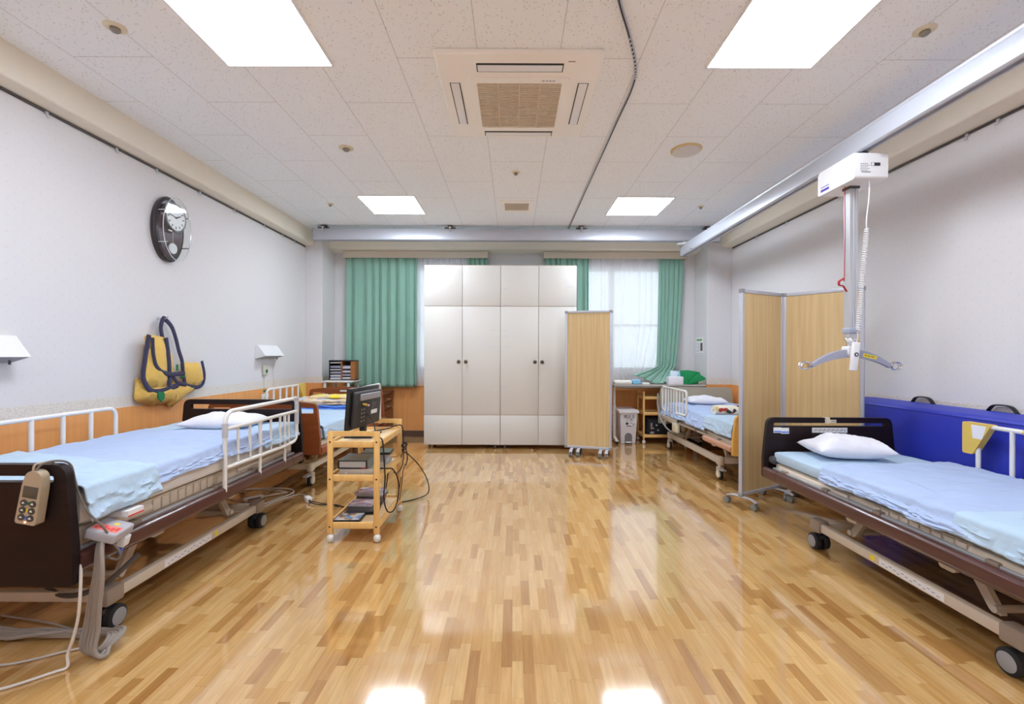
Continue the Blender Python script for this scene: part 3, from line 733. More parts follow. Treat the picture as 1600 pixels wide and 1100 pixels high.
def bed(lab, cx, yf, yh, dz, hw, w_board, w_rail, foot, head, slots_f, slots_h, cx_c, yc, zrail=(.32, .40), style='twin', arch=0, frame=None, base_z=(.115, .165), deck=(.385, .435), foot_m=None, near=1, short=0):
    frame = frame or BEIGE
    t = T('hospital_bed', lab, 'bed', (cx, (yf + yh) / 2, 0))
    f0, f1 = foot; h0, h1 = head
    fb = obj('footboard', MB().plate(board_loops(cx, hw, f0, f1, slots_f, arch), yf, yf + .032, 'Y'), foot_m or w_board, t)
    hb = obj('headboard', MB().plate(board_loops(cx, hw, h0, h1, slots_h, arch), yh, yh + .032, 'Y'), w_board, t)
    zr0, zr1 = zrail[0] + dz, zrail[1] + dz
    for s in (-1, 1):
        xo = cx + s * (hw - .008)
        pr = rounded([(xo, zr0), (xo + s * .018, zr0 + .02), (xo + s * .018, zr1 - .012), (xo, zr1), (xo - s * .016, zr1), (xo - s * .016, zr0)], .006, 3)
        obj('side_panel', MB().plate([pr], yf + .032, (yh - .16) if not short else yf + short, 'Y'), w_rail, t)
        if not short: obj('side_panel_end', MB().plate([pr], yh - .155, yh - .002, 'Y'), w_rail, t)
        tb = MB().box(xo - s * .020, xo - s * .052, yf + .06, yh - .06, zr1 - .012, zr1 + .008, .004)
        obj('deck_rail', tb, ALU if style == 'twin' else frame, t, label='metal rail along the edge')
        for y in (yf + .30, yf + .85, yh - .62, yh - .22): obj('rail_socket', MB().box(xo - s * .014, xo - s * .055, y, y + .05, zr1 - .006, zr1 + .016, .004), BEIGE_D, t)
    d0, d1 = deck[0] + dz, deck[1] + dz
    dk = MB().box(cx - hw + .06, cx + hw - .06, yf + .06, yh - .04, d0, d1, .012)
    obj('deck', dk, frame, t)
    for s in (-1, 1):
        rb = MB()
        for k in range(9): rb.box(cx + s * (hw - .064), cx + s * (hw - .052), yf + .45 + k * .055, yf + .49 + k * .055, d0 + .008, d1 - .008, .003)
        rb.cyl((cx + s * (hw - .06), yf + .10, (d0 + d1) / 2), (cx + s * (hw - .06), yf + .43, (d0 + d1) / 2), .022, 12)
        rb.cyl((cx + s * (hw - .06), yh - .75, (d0 + d1) / 2), (cx + s * (hw - .06), yh - .10, (d0 + d1) / 2), .016, 12)
        obj('deck_edge', rb, frame, t)
    # lifting mechanism
    mc = MB()
    for s in (-1, 1):
        mc.box(cx + s * .27, cx + s * .31, yf + .10, yh - .10, zr0 - .01, zr1 - .02, .006)
    mc.box(cx - .30, cx + .30, yf + .35, yf + .40, zr0 - .01, zr1 - .02).box(cx - .30, cx + .30, yh - .45, yh - .40, zr0 - .01, zr1 - .02)
    obj('mattress_frame', mc, frame, t)
    y0, y1 = yc; b0, b1 = base_z
    for yy, sg in ((y0 + .16, 1), (y1 - .14, -1)):
        lk = MB()
        for s in (-1, 1):
            lk.plate([rounded([(yy, b0 + .01), (yy + .05, b0 + .01), (yy + .05 + sg * .16, zr0 + .03), (yy + sg * .16, zr0 + .03)], .012)], cx + s * .245 - .012, cx + s * .245 + .012, 'X')
            lk.plate([rounded([(yy + sg * .12, zr0 - .075), (yy + sg * .12 + .07, zr0 - .075), (yy + sg * .12 + .09, zr0 + .01), (yy + sg * .12 - .05, zr0 + .01)], .012)], cx + s * .33 - .010, cx + s * .33 + .010, 'X')
        lk.cyl((cx - .27, yy + .025, b0 + .03), (cx + .27, yy + .025, b0 + .03), .016, 12)
        obj('lift_arm', lk, frame, t)
    obj('motor_and_shade', MB().box(cx - .16, cx + .16, (y0 + y1) / 2 - .40, (y0 + y1) / 2 + .40, zr0 - .12, zr0 + .0, .02).cyl((cx, y0 + .2, b1 + .03), (cx, (y0 + y1) / 2, zr0 - .06), .022, 12), BLACK, t)  # black motor box drawn oversize to imitate deep shade under the bed
    xb = cx_c
    bs = MB()
    for s in (-1, 1): bs.box(cx + s * (xb - .018), cx + s * (xb + .018), y0 - .01, y1 + .01, b0, b1, .006)
    bs.box(cx - xb, cx + xb, y0 - .02, y0 + .02, b0 + .004, b1 - .004, .004).box(cx - xb, cx + xb, y1 - .02, y1 + .02, b0 + .004, b1 - .004, .004)
    ba = obj('base_frame', bs, frame, t)
    st = cx + near * (xb + .0187)
    ym = (y0 + y1) / 2
    if style == 'twin':
        obj('sticker', MB().box(st - .0005, st + .0005, ym + .10, ym + .13, b0 + .012, b1 - .012), YEL, ba, False, label='small yellow sticker')
        obj('label', MB().box(st - .0004, st + .0004, ym - .28, ym + .07, b0 + .008, b1 - .008), LABEL, ba, False, label='long white printed label')
        pm = MB()
        for k in range(14): pm.box(st + near * .0003, st + near * .0008, ym - .26 + k * .023, ym - .245 + k * .023, b0 + .016 + (k % 3) * .006, b0 + .019 + (k % 3) * .006)
        obj('print', pm, INK, ba, False)
    for s in (-1, 1):
        for y, e in ((y0, -1), (y1, 1)):
            if style == 'twin': obj('corner_block', MB().box(cx + s * (xb - .032), cx + s * (xb + .032), y - .045, y + .045, .108, b1 + .016, .01), BEIGE_D, t)
            else: obj('corner_block', MB().box(cx + s * (xb - .026), cx + s * (xb + .026), y - .04, y + .04, .135, b1 + .008, .016, 3), frame, t)
            caster(t, cx + s * xb, y + .0, style, e < 0, s)
    return t, fb, hb
def side_rail(t, x, y0, y1, zt, zl, zp, nb, kind, lab=None, mid=None, flip=False):
    """kind loop: hand rail loop with uprights and a second bar; kind gate: plain loop; yellow corner plate optional"""
    m = MB(); R = .0125
    if kind == 'loop':
        m.tube(rpath([(x, y0, zp), (x, y0, zt), (x, y1, zt), (x, y1, zl), (x, y1 - .18, zl - .01)], .07), R, 10)
        m.tube([(x, y0, zl), (x, y1 - .17, zl - .01)], R, 10)
        if mid: m.tube([(x, y0, mid), (x, y1, mid)], R * .95, 10)
        for k in range(nb):
            y = y0 + (y1 - y0) * (k + 1) / (nb + 1)
            m.cyl((x, y, zl - (.0 if y < y1 - .17 else 0)), (x, y, mid or zt), .0085, 8)
        for y in (y0 + .36, y1 - .18): m.cyl((x, y, zp), (x, y, mid or zt), .0105, 10)
    elif kind == 'gate':
        a, b = (y1, y0) if flip else (y0, y1)
        m.tube(rpath([(x, a, zp), (x, a, zt), (x, b, zt)], .06), R, 10)
        m.tube([(x, a, zl), (x, b, zl)], R * .9, 8)
        for k in range(nb):
            y = a + (b - a) * (k + 1) / nb
            if k == nb - 1: y = b - (b - a) * .02
            m.cyl((x, y, zl if k % 2 else zp), (x, y, zt), .0115, 10)
    return obj('side_rail', m, WHITE, t, label=lab)
def yellow_corner(t, rail, x, ya, zt, d=1, lab='yellow corner grip plate'):
    """plate hanging below the top bar; tip at ya, running d along y"""
    p = rounded([(ya, zt + .015), (ya + d * .165, zt + .015), (ya + d * .06, zt - .17), (ya, zt - .17)], .012)
    y = obj('corner_plate', MB().plate([p], x - .02, x + .02, 'X'), YELP, rail, label=lab)
    return y

SLOT = lambda cx, hw, z0, z1: [(cx - hw, cx + hw, z0, z1)]
# A: left bed nearest the viewer
tA, fA, hA = bed('dark walnut bed along the left wall, nearest the viewer', -2.12, 1.70, 3.55, .03, .475, DARKW, RAILW, (.315, .772), (.335, .832), SLOT(-2.12, .405, .706, .730), SLOT(-2.12, .395, .757, .795), .37, (1.975, 3.117), deck=(.405, .475))
ra = side_rail(tA, -1.645, 2.60, 3.46, .856, .535, .40, 6, 'loop', 'white handrail loop on the open side', mid=.757)
SLV = mat('rail_sleeve', (196, 194, 196), .45)
obj('rail_grip', MB().cyl((-1.645, 2.60, .71), (-1.645, 2.60, .79), .0165, 12), SLV, ra, label='grey plastic sleeve')
obj('rail_grip', MB().tube(rpath([(-1.645, 3.40, .856), (-1.645, 3.46, .856), (-1.645, 3.46, .66)], .06), .016, 10), SLV, ra, label='grey plastic sleeve')
side_rail(tA, -2.585, 1.75, 2.96, .835, .56, .42, 7, 'gate', 'white bar rail on the wall side', flip=True)
# B: second left bed
SB = lambda cx, z0, z1: [(cx - .43, cx - .27, z0, z1), (cx + .27, cx + .43, z0, z1)]
tB, fB, hB = bed('red-brown wooden bed behind the near left bed, along the same wall', -2.12, 3.85, 5.76, 0, .485, REDW, REDW, (.335, .800), (.32, .775), SB(-2.12, .685, .735), SB(-2.12, .66, .705), .30, (4.10, 5.40), style='single', arch=.035, frame=CREAM, base_z=(.15, .205))
rb_ = side_rail(tB, -2.59, 4.78, 5.62, .815, .56, .42, 6, 'gate', 'white bar rail on the wall side')
yellow_corner(tB, rb_, -2.59, 5.64, .815, -1)
rb2 = MB().tube(rpath([(-1.60, 5.47, .36), (-1.60, 5.47, .835), (-1.60, 5.25, .835), (-1.60, 4.70, .835), (-1.60, 4.70, .36)], .05), .0125, 10).tube(rpath([(-1.60, 5.30, .55), (-1.60, 5.30, .80), (-1.60, 5.42, .80), (-1.60, 5.42, .55)], .02), .008, 8)
for k in range(5): rb2.cyl((-1.60, 4.80 + k * .12, .42), (-1.60, 4.80 + k * .12, .835), .0085, 8)
obj('side_rail', rb2, WHITE, tB)
for x0, x1, z0, z1 in ((-2.19, -1.96, .716, .733), (-1.995, -1.905, .742, .758)):
    obj('label', MB().box(x0, x1, 5.7585, 5.7605, z0, z1), LABEL, hB, False)
# C: right bed nearest the viewer
tC, fC, hC = bed('dark walnut bed along the right wall beside the blue mat', 2.262, 1.40, 3.25, 0, .470, DARKW, RAILW, (.30, .745), (.322, .748), SLOT(2.262, .40, .684, .708), SLOT(2.262, .40, .688, .711), .37, (1.70, 2.81), near=-1)
rc = MB().tube(rpath([(2.70, 2.64, .40), (2.70, 2.64, .66)], .02), .0125, 10).tube([(2.70, 2.60, .79), (2.70, 1.45, .79)], .0125, 10)
for y in (2.46, 2.32, 2.15, 1.95, 1.75, 1.55): rc.cyl((2.70, y, .42), (2.70, y, .79), .0115, 10)
rco = obj('side_rail', rc, WHITE, tC, label='white bar rail on the wall side')
cp = yellow_corner(tC, rco, 2.70, 2.715, .79, -1)
obj('label', MB().plate([[(2.662, .793), (2.575, .793), (2.60, .715), (2.652, .715)]], 2.6785, 2.6795, 'X'), LABEL, cp, False, label='white instruction label')
obj('grip', MB().cyl((2.70, 2.40, .79), (2.70, 2.05, .79), .016, 12), YELP, rco, label='yellow grip sleeve')
lb = obj('label', MB().box(2.135, 2.386, 3.2475, 3.2515, .642, .678), LABEL, hC, False, label='long white strip with fine print')
pm = MB()
for k in range(22): pm.box(2.15 + k * .0102, 2.156 + k * .0102, 3.2468, 3.2478, .655 + (k * 7 % 3) * .004, .662 + (k * 5 % 3) * .003)
obj('print', pm, INK, lb, False)
lb = obj('label', MB().box(1.860, 1.916, 3.2475, 3.2515, .640, .679).box(1.914, 1.970, 3.2470, 3.2515, .634, .676), LABEL, hC, False, label='pair of white and blue stickers')
obj('print', MB().box(1.862, 1.914, 3.2468, 3.2478, .645, .654).box(1.916, 1.968, 3.2463, 3.2473, .640, .650), INKB, lb, False)
obj('label', MB().box(2.228, 2.262, 3.2470, 3.2835, .708, .7500).box(2.246, 2.306, 3.2455, 3.2485, .712, .735), CREAM, hC, False, label='cream tape tag over the top edge')
pm = MB()
for k in range(5): pm.box(2.272 + k * .006, 2.275 + k * .006, 3.2447, 3.2457, .719 + (k % 2) * .003, .727)
obj('print', pm, INKD, hC, False)
obj('knob', MB().lathe([(.012, 3.25), (.026, 3.24), (.028, 3.20), (.014, 3.19)], (1.845, 0, .452), 16, 'Y'), DGREY, tC, label='dark knob beside the mattress')
# D: right far bed
PAD = mat('olive_grey_padding', (172, 164, 146), .7, var=.03)
YWF = wood('honey_wood', (214, 164, 82), (226, 178, 98), (3, 30, 30), .4, .02)
tD, fD, hD = bed('cream bed with olive headboard in the far right corner', 2.40, 3.95, 5.96, 0, .49, PAD, mat('pinkish_laminate', (198, 152, 128), .45), (.315, .672), (.30, .772), [], [], .41, (4.37, 5.77), zrail=(.335, .395), style='single', frame=BEIGE, base_z=(.15, .215), foot_m=YWF, near=-1, short=.62)
obj('green_inlay', MB().box(2.00, 2.80, 3.9475, 3.951, .35, .635), mat('pale_green_panel', (150, 182, 118), .5), fD, False, label='pale green inset panel')
rd = MB().tube(rpath([(1.925, 5.76, .30), (1.925, 5.76, .50), (1.925, 5.86, .50), (1.925, 5.86, .79), (1.925, 5.05, .79), (1.925, 5.05, .515), (1.925, 5.38, .51)], .045), .0125, 10)
rd.tube([(1.925, 5.76, .44), (1.925, 5.36, .44)], .0125, 10).cyl((1.925, 5.36, .36), (1.925, 5.36, .79), .0125, 10).cyl((1.925, 5.74, .36), (1.925, 5.74, .79), .0125, 10)
for k in range(3): rd.cyl((1.925, 5.64 - k * .095, .44), (1.925, 5.64 - k * .095, .79), .0085, 8)
for k in range(2): rd.cyl((1.925, 5.26 - k * .10, .515), (1.925, 5.26 - k * .10, .79), .0085, 8)
rdo = obj('side_rail', rd, WHITE, tD, label='white handrail loop on the open side')
obj('rail_clamp', MB().box(1.895, 1.945, 5.29, 5.44, .285, .395, .015, 3), CREAM, rdo)
obj('rail_holder', MB().box(1.90, 1.945, 5.38, 5.90, .375, .44, .01), BEIGE, tD)
obj('control_cable', MB().tube(smoothpath([(1.885, 5.92, .70), (1.875, 5.90, .55), (1.885, 5.80, .38), (1.91, 5.62, .28), (1.93, 5.42, .27)], 8), .010, 8), GREYP, tD, label='grey cable looping at the head end')

# ------------------------------------------------------------------ bedding
def mattress(x0, x1, y0, y1, z0, z1, m, lab, group=None, amp=.004, seed=0):
    b = bmesh.new()
    nx, ny = 22, 44
    mb = MB(); R = .035
    def prof(u):
        # closed rounded section around x-z, u in 0..1
        w, h = (x1 - x0) / 2, (z1 - z0) / 2
        a = 2 * PI * u; c, s = math.cos(a), math.sin(a); n = .22
        return (math.copysign(abs(c) ** n, c) * w, math.copysign(abs(s) ** n, s) * h)
    cxm, czm = (x0 + x1) / 2, (z0 + z1) / 2
    def fn(u, v):
        px, pz = prof(u); e = min(v, 1 - v); k = 1 - max(0, 1 - e / .02) ** 2 * .18
        y = y0 + (y1 - y0) * v
        q = fbm(px * 3 + seed, y * 3, pz * 6, 1.6) * amp
        top = max(0, pz / ((z1 - z0) / 2))
        return (cxm + px * (1 - .03 * (1 - k)) + q * .6, y, czm + pz * k + q * top)
    mb.grid(65, ny, fn)
    n = 65
    mb.f.append(tuple(range(n - 1))[::-1]); mb.mi.append(0)
    mb.f.append(tuple((ny - 1) * n + i for i in range(n - 1))); mb.mi.append(0)
    o = obj('mattress', mb, m)
    return tag(o, lab, 'mattress', group)
def drape(name, lab, cat, x0, x1, y0, y1, z, dl, dr, m, amp=.006, seed=0, hem=.015, skew=(0, 0, 0, 0), th=.006, off=.013, foot_drop=0, freq=1.0, flare=.012):
    """cloth across a mattress: hangs dl over the left and dr over the right edge; skew shifts the y-edges at left/right"""
    R = .022; path = []
    nl = 10
    def side(s, d):
        xe = x1 if s > 0 else x0
        return [(xe + s * (off + flare * (1 - i / nl)), z + off - R - (d - R) * (1 - i / nl), 1 - i / nl) for i in range(nl)] + [(xe + s * off - s * R * (1 - math.cos(a)), z + off - R + R * math.sin(a), 0) for a in [PI / 2 * k / 5 for k in range(6)]]
    L = side(-1, dl) if dl > 0 else [(x0 + .02, z + off, 0)]
    Rr = side(1, dr)[::-1] if dr > 0 else [(x1 - .02, z + off, 0)]
    inner = 40; a, b = L[-1][0], Rr[0][0]
    path = L + [(a + (b - a) * k / inner, z + off, 0) for k in range(1, inner)] + Rr
    n = len(path); ny = 120; xm = (x0 + x1) / 2; hwid = (x1 - x0) / 2
    def fn(u, v):
        i = min(int(round(u * (n - 1))), n - 1); px, pz, hang = path[i]
        w = max(-1, min(1, (px - xm) / hwid))
        ya = y0 + (skew[0] * (1 - w) + skew[1] * (1 + w)) / 2; yb = y1 + (skew[2] * (1 - w) + skew[3] * (1 + w)) / 2
        y = ya + (yb - ya) * v
        q = fbm(px * 2.2 + seed, y * 2.6 * freq, seed * 1.3, 1.9) * amp
        r2 = noise.noise(Vector((px * 3 - seed, y * 9 * freq, 4.2))) * amp * .5
        rid = max(0, 1 - abs(noise.noise(Vector((px * 1.6 + y * 2.2 + seed, y * 1.3 - px * 2.4, seed * .7)))) * 7) * amp * .75
        if hang > 0:
            s = 1 if px > xm else -1
            f = noise.noise(Vector((y * 13 * freq + seed, seed, 1.1 + hang * .6))) * hang
            g = max(0, 1 - abs(noise.noise(Vector((y * 7 * freq + hang * 1.8 + seed, hang * 2.5, seed)))) * 5) * min(1, hang * 2.5)
            px += s * (abs(f) * .022 + abs(q) * .8 + g * amp * 1.1); y += q * .5 * hang
            pz += hang * hem * noise.noise(Vector((y * 4 + seed, 7.7, s)))
        else: pz += abs(q) * 1.3 + max(0, r2) + rid
        return (px, y, pz)
    mb = MB().grid(n, ny, fn)
    o = obj(name, mb, m, solid=th)
    return tag(o, lab, cat)
def pillow(lab, c, w, d, h, rz, m, seed, lift=0, tilt=0):
    mb = MB(); nu, nv = 34, 26
    M = Matrix.Translation(c) @ Matrix.Rotation(rz, 4, 'Z') @ Matrix.Rotation(tilt, 4, 'X')
    def half(sg):
        def fn(u, v):
            a, b = 2 * u - 1, 2 * v - 1
            e = max(0, (1 - abs(a) ** 3.0)) ** .62 * max(0, (1 - abs(b) ** 3.0)) ** .62
            pin = 1 - .09 * (1 - abs(a) ** 2) * abs(b) ** 3; pin2 = 1 - .07 * (1 - abs(b) ** 2) * abs(a) ** 3
            x = a * w / 2 * pin2; y = b * d / 2 * pin
            q = fbm(x * 5 + seed, y * 5, sg * 2.0, 1.5)
            z = sg * (h / 2 if sg > 0 else h * .38) * e * (1 + .22 * q) + .012 * q * e
            return M @ Vector((x, y, z))
        return fn
    mb.grid(nu, nv, half(1)); mb.grid(nu, nv, half(-1))
    o = obj('pillow', mb, m)
    b = bmesh.new(); b.from_mesh(o.data); bmesh.ops.remove_doubles(b, verts=b.verts[:], dist=.0006); bmesh.ops.recalc_face_normals(b, faces=b.faces[:]); b.to_mesh(o.data); b.free()
    return tag(o, lab, 'pillow')
WM = cloth('white_mattress_cover', (222, 218, 214), 10, .25)
mattress(-2.555, -1.675, 1.765, 3.52, .507, .650, WM, 'thick white air mattress on the near left bed under the blue sheets', seed=1)
drape('bed_sheet', 'lavender blue draw sheet over the middle of the near left mattress', 'bed sheet', -2.555, -1.675, 2.02, 3.10, .650, .07, .075, LAVB, .008, 3, .012)
drape('bed_sheet', 'pale blue sheet at the head of the near left bed, around the pillow end', 'bed sheet', -2.555, -1.675, 3.02, 3.51, .648, .09, .10, PALEB, .008, 8, .012, off=.010)
drape('bed_sheet', 'pale blue fitted sheet hanging over the foot of the near left mattress', 'bed sheet', -2.555, -1.675, 1.76, 2.35, .652, .12, .14, PALEB, .010, 5, .035, skew=(0, 0, 0, -.24), off=.021, flare=.02)
pillow('thin white pillow at the head of the near left bed', (-2.085, 3.30, .698), .48, .36, .12, .05, WHITEC, 2)
mattress(-2.56, -1.68, 3.91, 5.72, .437, .545, PALEB, 'pale blue mattress on the red-brown left bed', seed=4)
drape('bed_sheet', 'pale blue sheet draped to the side rail of the red-brown left bed', 'bed sheet', -2.56, -1.68, 4.0, 5.25, .545, .06, .11, PALEB, .006, 12, .012)
mattress(1.845, 2.685, 1.46, 3.215, .437, .520, PALEB, 'pale blue fitted mattress on the right bed beside the blue mat', seed=7)
drape('bed_sheet', 'lavender blue draw sheet across the middle of the near right mattress', 'bed sheet', 1.845, 2.685, 1.80, 2.80, .520, .075, .05, LAVB, .012, 17, .02, skew=(0, 0, -.10, 0), flare=.02)
drape('bed_sheet', 'pale blue sheet turned over the foot of the near right bed', 'bed sheet', 1.845, 2.685, 1.47, 1.88, .522, .085, .05, PALEB, .007, 23, .01, off=.021)
pillow('plump white pillow lying askew on the right bed beside the blue mat', (2.19, 3.00, .584), .46, .33, .155, -.14, WHITEC, 5)
mattress(1.96, 2.84, 4.0, 5.93, .435, .560, PALEB, 'pale blue mattress on the far right bed', seed=9)
drape('bed_sheet', 'lavender blue sheet over the upper part of the far right bed', 'bed sheet', 1.96, 2.84, 4.55, 5.86, .560, .13, .05, LAVB, .012, 31, .03, flare=.03)
drape('bed_sheet', 'pale blue sheet hanging over the foot of the far right bed', 'bed sheet', 1.96, 2.84, 4.02, 4.60, .562, .12, .05, PALEB, .008, 37, .02, off=.020)
pillow('white pillow against the olive headboard of the far right bed', (2.40, 5.70, .622), .47, .32, .12, -.03, WHITEC, 11)
PAT1 = patterned('animal_print_towel', [(232, 224, 208), (232, 224, 208), (236, 230, 216), (60, 58, 66), (232, 224, 208), (178, 60, 48), (214, 190, 130), (236, 230, 216)], 26)
rl = MB()
def rollf(u, v):
    a = 2 * PI * u; y = v; r = .055 * (1 + .08 * fbm(v * 4, a, 3)) * (1 - .15 * abs(2 * v - 1) ** 6)
    return (2.07 + .50 * v + .02 * math.sin(3 * v), 4.70 - .12 * v + 1.35 * r * math.cos(a), .628 + r * math.sin(a))
rl.grid(20, 26, rollf)
rl.f.append(tuple(range(19))[::-1]); rl.mi.append(0); rl.f.append(tuple(25 * 20 + i for i in range(19))); rl.mi.append(0)
tag(obj('towel', rl, PAT1), 'rolled cream towel with red and black print on the far right bed', 'towel')
# folded laundry on bed B
def folded(name, lab, cat, x0, x1, y0, y1, z0, z1, m, seed, layers=2):
    mb = MB()
    for k in range(layers):
        a = z0 + (z1 - z0) * k / layers; b = z0 + (z1 - z0) * (k + 1) / layers - .002
        def fn(u, v, a=a, b=b, k=k):
            e = 2 * PI * u; c, s = math.cos(e), math.sin(e); n = .4
            cx_, cy_ = (x0 + x1) / 2, (y0 + y1) / 2
            q = .014 * fbm(v * 6 + seed, e * .8 + k, seed)
            w = (y1 - y0) / 2 * (1 - .04 * k)
            return (x0 + (x1 - x0) * (.02 * k + v * (1 - .03 * k)), cy_ + math.copysign(abs(c) ** n, c) * w + q, (a + b) / 2 + math.copysign(abs(s) ** n, s) * (b - a) / 2 + q * .8)
        o = len(mb.v); mb.grid(24, 22, fn); mb.f.append(tuple(o + i for i in range(23))[::-1]); mb.mi.append(0); mb.f.append(tuple(o + 21 * 24 + i for i in range(23))); mb.mi.append(0)
    return tag(obj(name, mb, m), lab, cat)
folded('blanket', 'folded bright blue blanket under the laundry on the red-brown bed', 'blanket', -2.50, -1.72, 5.14, 5.58, .556, .606, cloth('bright_blue_cloth', (92, 140, 232), 14, .3), 3, 2)
folded('towel', 'folded patterned cream towel on top of the blue blanket', 'towel', -2.56, -1.76, 5.17, 5.56, .608, .672, patterned('cream_print', [(228, 208, 178), (232, 214, 186), (222, 196, 160), (206, 176, 146), (196, 202, 226), (232, 214, 186)], 18), 6, 2)
folded('garment', 'yellow and beige garment lying on the cream towel', 'garment', -2.36, -1.85, 5.24, 5.55, .674, .706, patterned('yellow_print', [(236, 216, 160), (240, 214, 60), (232, 214, 170), (232, 208, 150), (236, 214, 168)], 9), 9, 1)

# ------------------------------------------------------------------ pine trolleys
def trolley(lab, x0, x1, y0, y1, along):
    """legs at the four corners; along: axis of the long side"""
    t = T('trolley', lab, 'trolley', ((x0 + x1) / 2, (y0 + y1) / 2, 0), 'pine trolleys')
    lw, ld = .036, .022
    sx, sy = (lw, ld) if along == 'Y' else (ld, lw)
    for x in (x0, x1 - sx):
        for y in (y0, y1 - sy):
            l = obj('leg', MB().box(x, x + sx, y, y + sy, .052, .70, .006), PINE, t)
            sc = MB()
            for z in (.635, .40, .10):
                if along == 'Y': sc.cyl((x + sx / 2, y - .0012, z), (x + sx / 2, y + .002, z), .006, 10)
                else: sc.cyl((x - .0012, y + sy / 2, z), (x + .002, y + sy / 2, z), .006, 10)
            obj('screw', sc, mat('bronze_screw', (92, 58, 34), .4, .5), l)
            c = obj('caster', MB().cyl((x + sx / 2, y + sy / 2, .034), (x + sx / 2, y + sy / 2, .058), .010, 10), GREYP, t)
            obj('wheel', MB().lathe([(.003, -.020), (.018, -.018), (.0255, -.008), (.027, 0), (.0255, .008), (.018, .018), (.003, .020)], (x + sx / 2 + .004, y + sy / 2, .027), 20, 'X'), mat('white_wheel', (222, 218, 212), .4), c)
    for nm, z in (('top_shelf', .600), ('middle_shelf', .388), ('bottom_shelf', .088)):
        s = MB()
        s.box(x0 + .01, x1 - .01, y0 + .008, y1 - .008, z + .012, z + .022)
        o = obj(nm, s, PINE_T, t, False)
        r = MB()
        r.box(x0 + (sx if along == 'Y' else 0), x1 - (sx if along == 'Y' else 0), y0, y0 + .018, z, z + .040, .004).box(x0 + (sx if along == 'Y' else 0), x1 - (sx if along == 'Y' else 0), y1 - .018, y1, z, z + .040, .004)
        r.box(x0, x0 + .018, y0 + sy, y1 - sy, z, z + .040, .004).box(x1 - .018, x1, y0 + sy, y1 - sy, z, z + .040, .004)
        obj('edge_rail', r, PINE, o)
    for e in (0, 1):
        if along == 'Y':
            y = y0 + .002 if e == 0 else y1 - .020
            obj('handle_bar', MB().plate([rounded([(x0 + .004, .665), (x0 + .03, .665), (x0 + .06, .672), (x1 - .06, .672), (x1 - .03, .665), (x1 - .004, .665), (x1 - .004, .702), (x0 + .004, .702)], .008)], y, y + .018, 'Y'), PINE, t)
        else:
            x = x0 + .002 if e == 0 else x1 - .020
            obj('handle_bar', MB().plate([rounded([(y0 + .004, .665), (y0 + .03, .665), (y0 + .06, .672), (y1 - .06, .672), (y1 - .03, .665), (y1 - .004, .665), (y1 - .004, .702), (y0 + .004, .702)], .008)], x, x + .018, 'X'), PINE, t)
    return t
trolley('pine trolley on casters carrying the television', -1.172, -.842, 2.868, 3.455, 'Y')
trolley('pine trolley under the table beside the far right bed', 1.742, 2.33, 6.09, 6.41, 'X')
# television seen from behind
t = T('television', 'black flat television seen from behind on the pine trolley', 'television', (-1.04, 3.19, .622))
A, B = Vector((-1.082, 2.965, 0)), Vector((-1.022, 3.40, 0)); d = (B - A).normalized()
M = Matrix.Translation((A + B) / 2 + Vector((0, 0, .822))) @ Matrix.Rotation(math.atan2(d.y, d.x), 4, 'Z') @ Matrix.Rotation(math.radians(4), 4, 'X')
L = (B - A).length
obj('bezel', MB().box(-L / 2, L / 2, -.012, .014, -.138, .142, .006, M=M), BLACK, t)
obj('screen', MB().box(-L / 2 + .018, L / 2 - .018, .0135, .0155, -.115, .125, M=M), mat('dark_screen', (16, 17, 20), .15), t)
obj('back_cover', MB().box(-L / 2 + .03, L / 2 - .03, -.050, -.008, -.125, .118, .014, 3, M=M), mat('charcoal_casing', (52, 50, 50), .5, bump=.04, scale=120), t)
obj('vent_ledge', MB().plate([rounded([(-.150, .062), (.150, .062), (.150, .104), (-.150, .104)], .008)], -.062, -.046, 'Y').v and (lambda q: q)(MB().box(-.150, .150, -.064, -.046, .060, .104, .008, M=M)), mat('pale_grey_ledge', (148, 146, 152), .5), t)
obj('recess', MB().box(-.165, -.035, -.0515, -.049, -.12, .045, M=M), BLACK, t, label='black connector recess')
pm = MB()
for i in range(4):
    for j in range(2): pm.box(-.120 + j * .035, -.110 + j * .035, -.0535, -.051, -.085 + i * .026, -.075 + i * .026, M=M)
obj('socket', pm, GREYP, t, False)
for i, m in enumerate((YELP, INKR, LABEL)):
    p = M @ Vector((-.105 + i * .017, -.052, .035 - .004 * i)); q = M @ Vector((-.105 + i * .017, -.080, .033 - .004 * i))
    obj('plug', MB().cyl(p, q, .0065, 10), m, t, label=('yellow', 'red', 'white')[i] + ' plug')
lb = obj('label', MB().box(.03, .125, -.0515, -.0498, -.048, -.020, M=M), LABEL, t, False, label='white rating label')
pm = MB()
for i in range(5): pm.box(.035, .035 + .015 * (2 + i % 4), -.0522, -.0512, -.010 + i * .011, -.006 + i * .011, M=M)
obj('print', pm, INK, t, False)
obj('stand', MB().box(-.03, .03, -.03, .0, -.20, -.12, .006, M=M).box(-1.14, -.95, 3.06, 3.30, .622, .634, .008), BLACK, t)
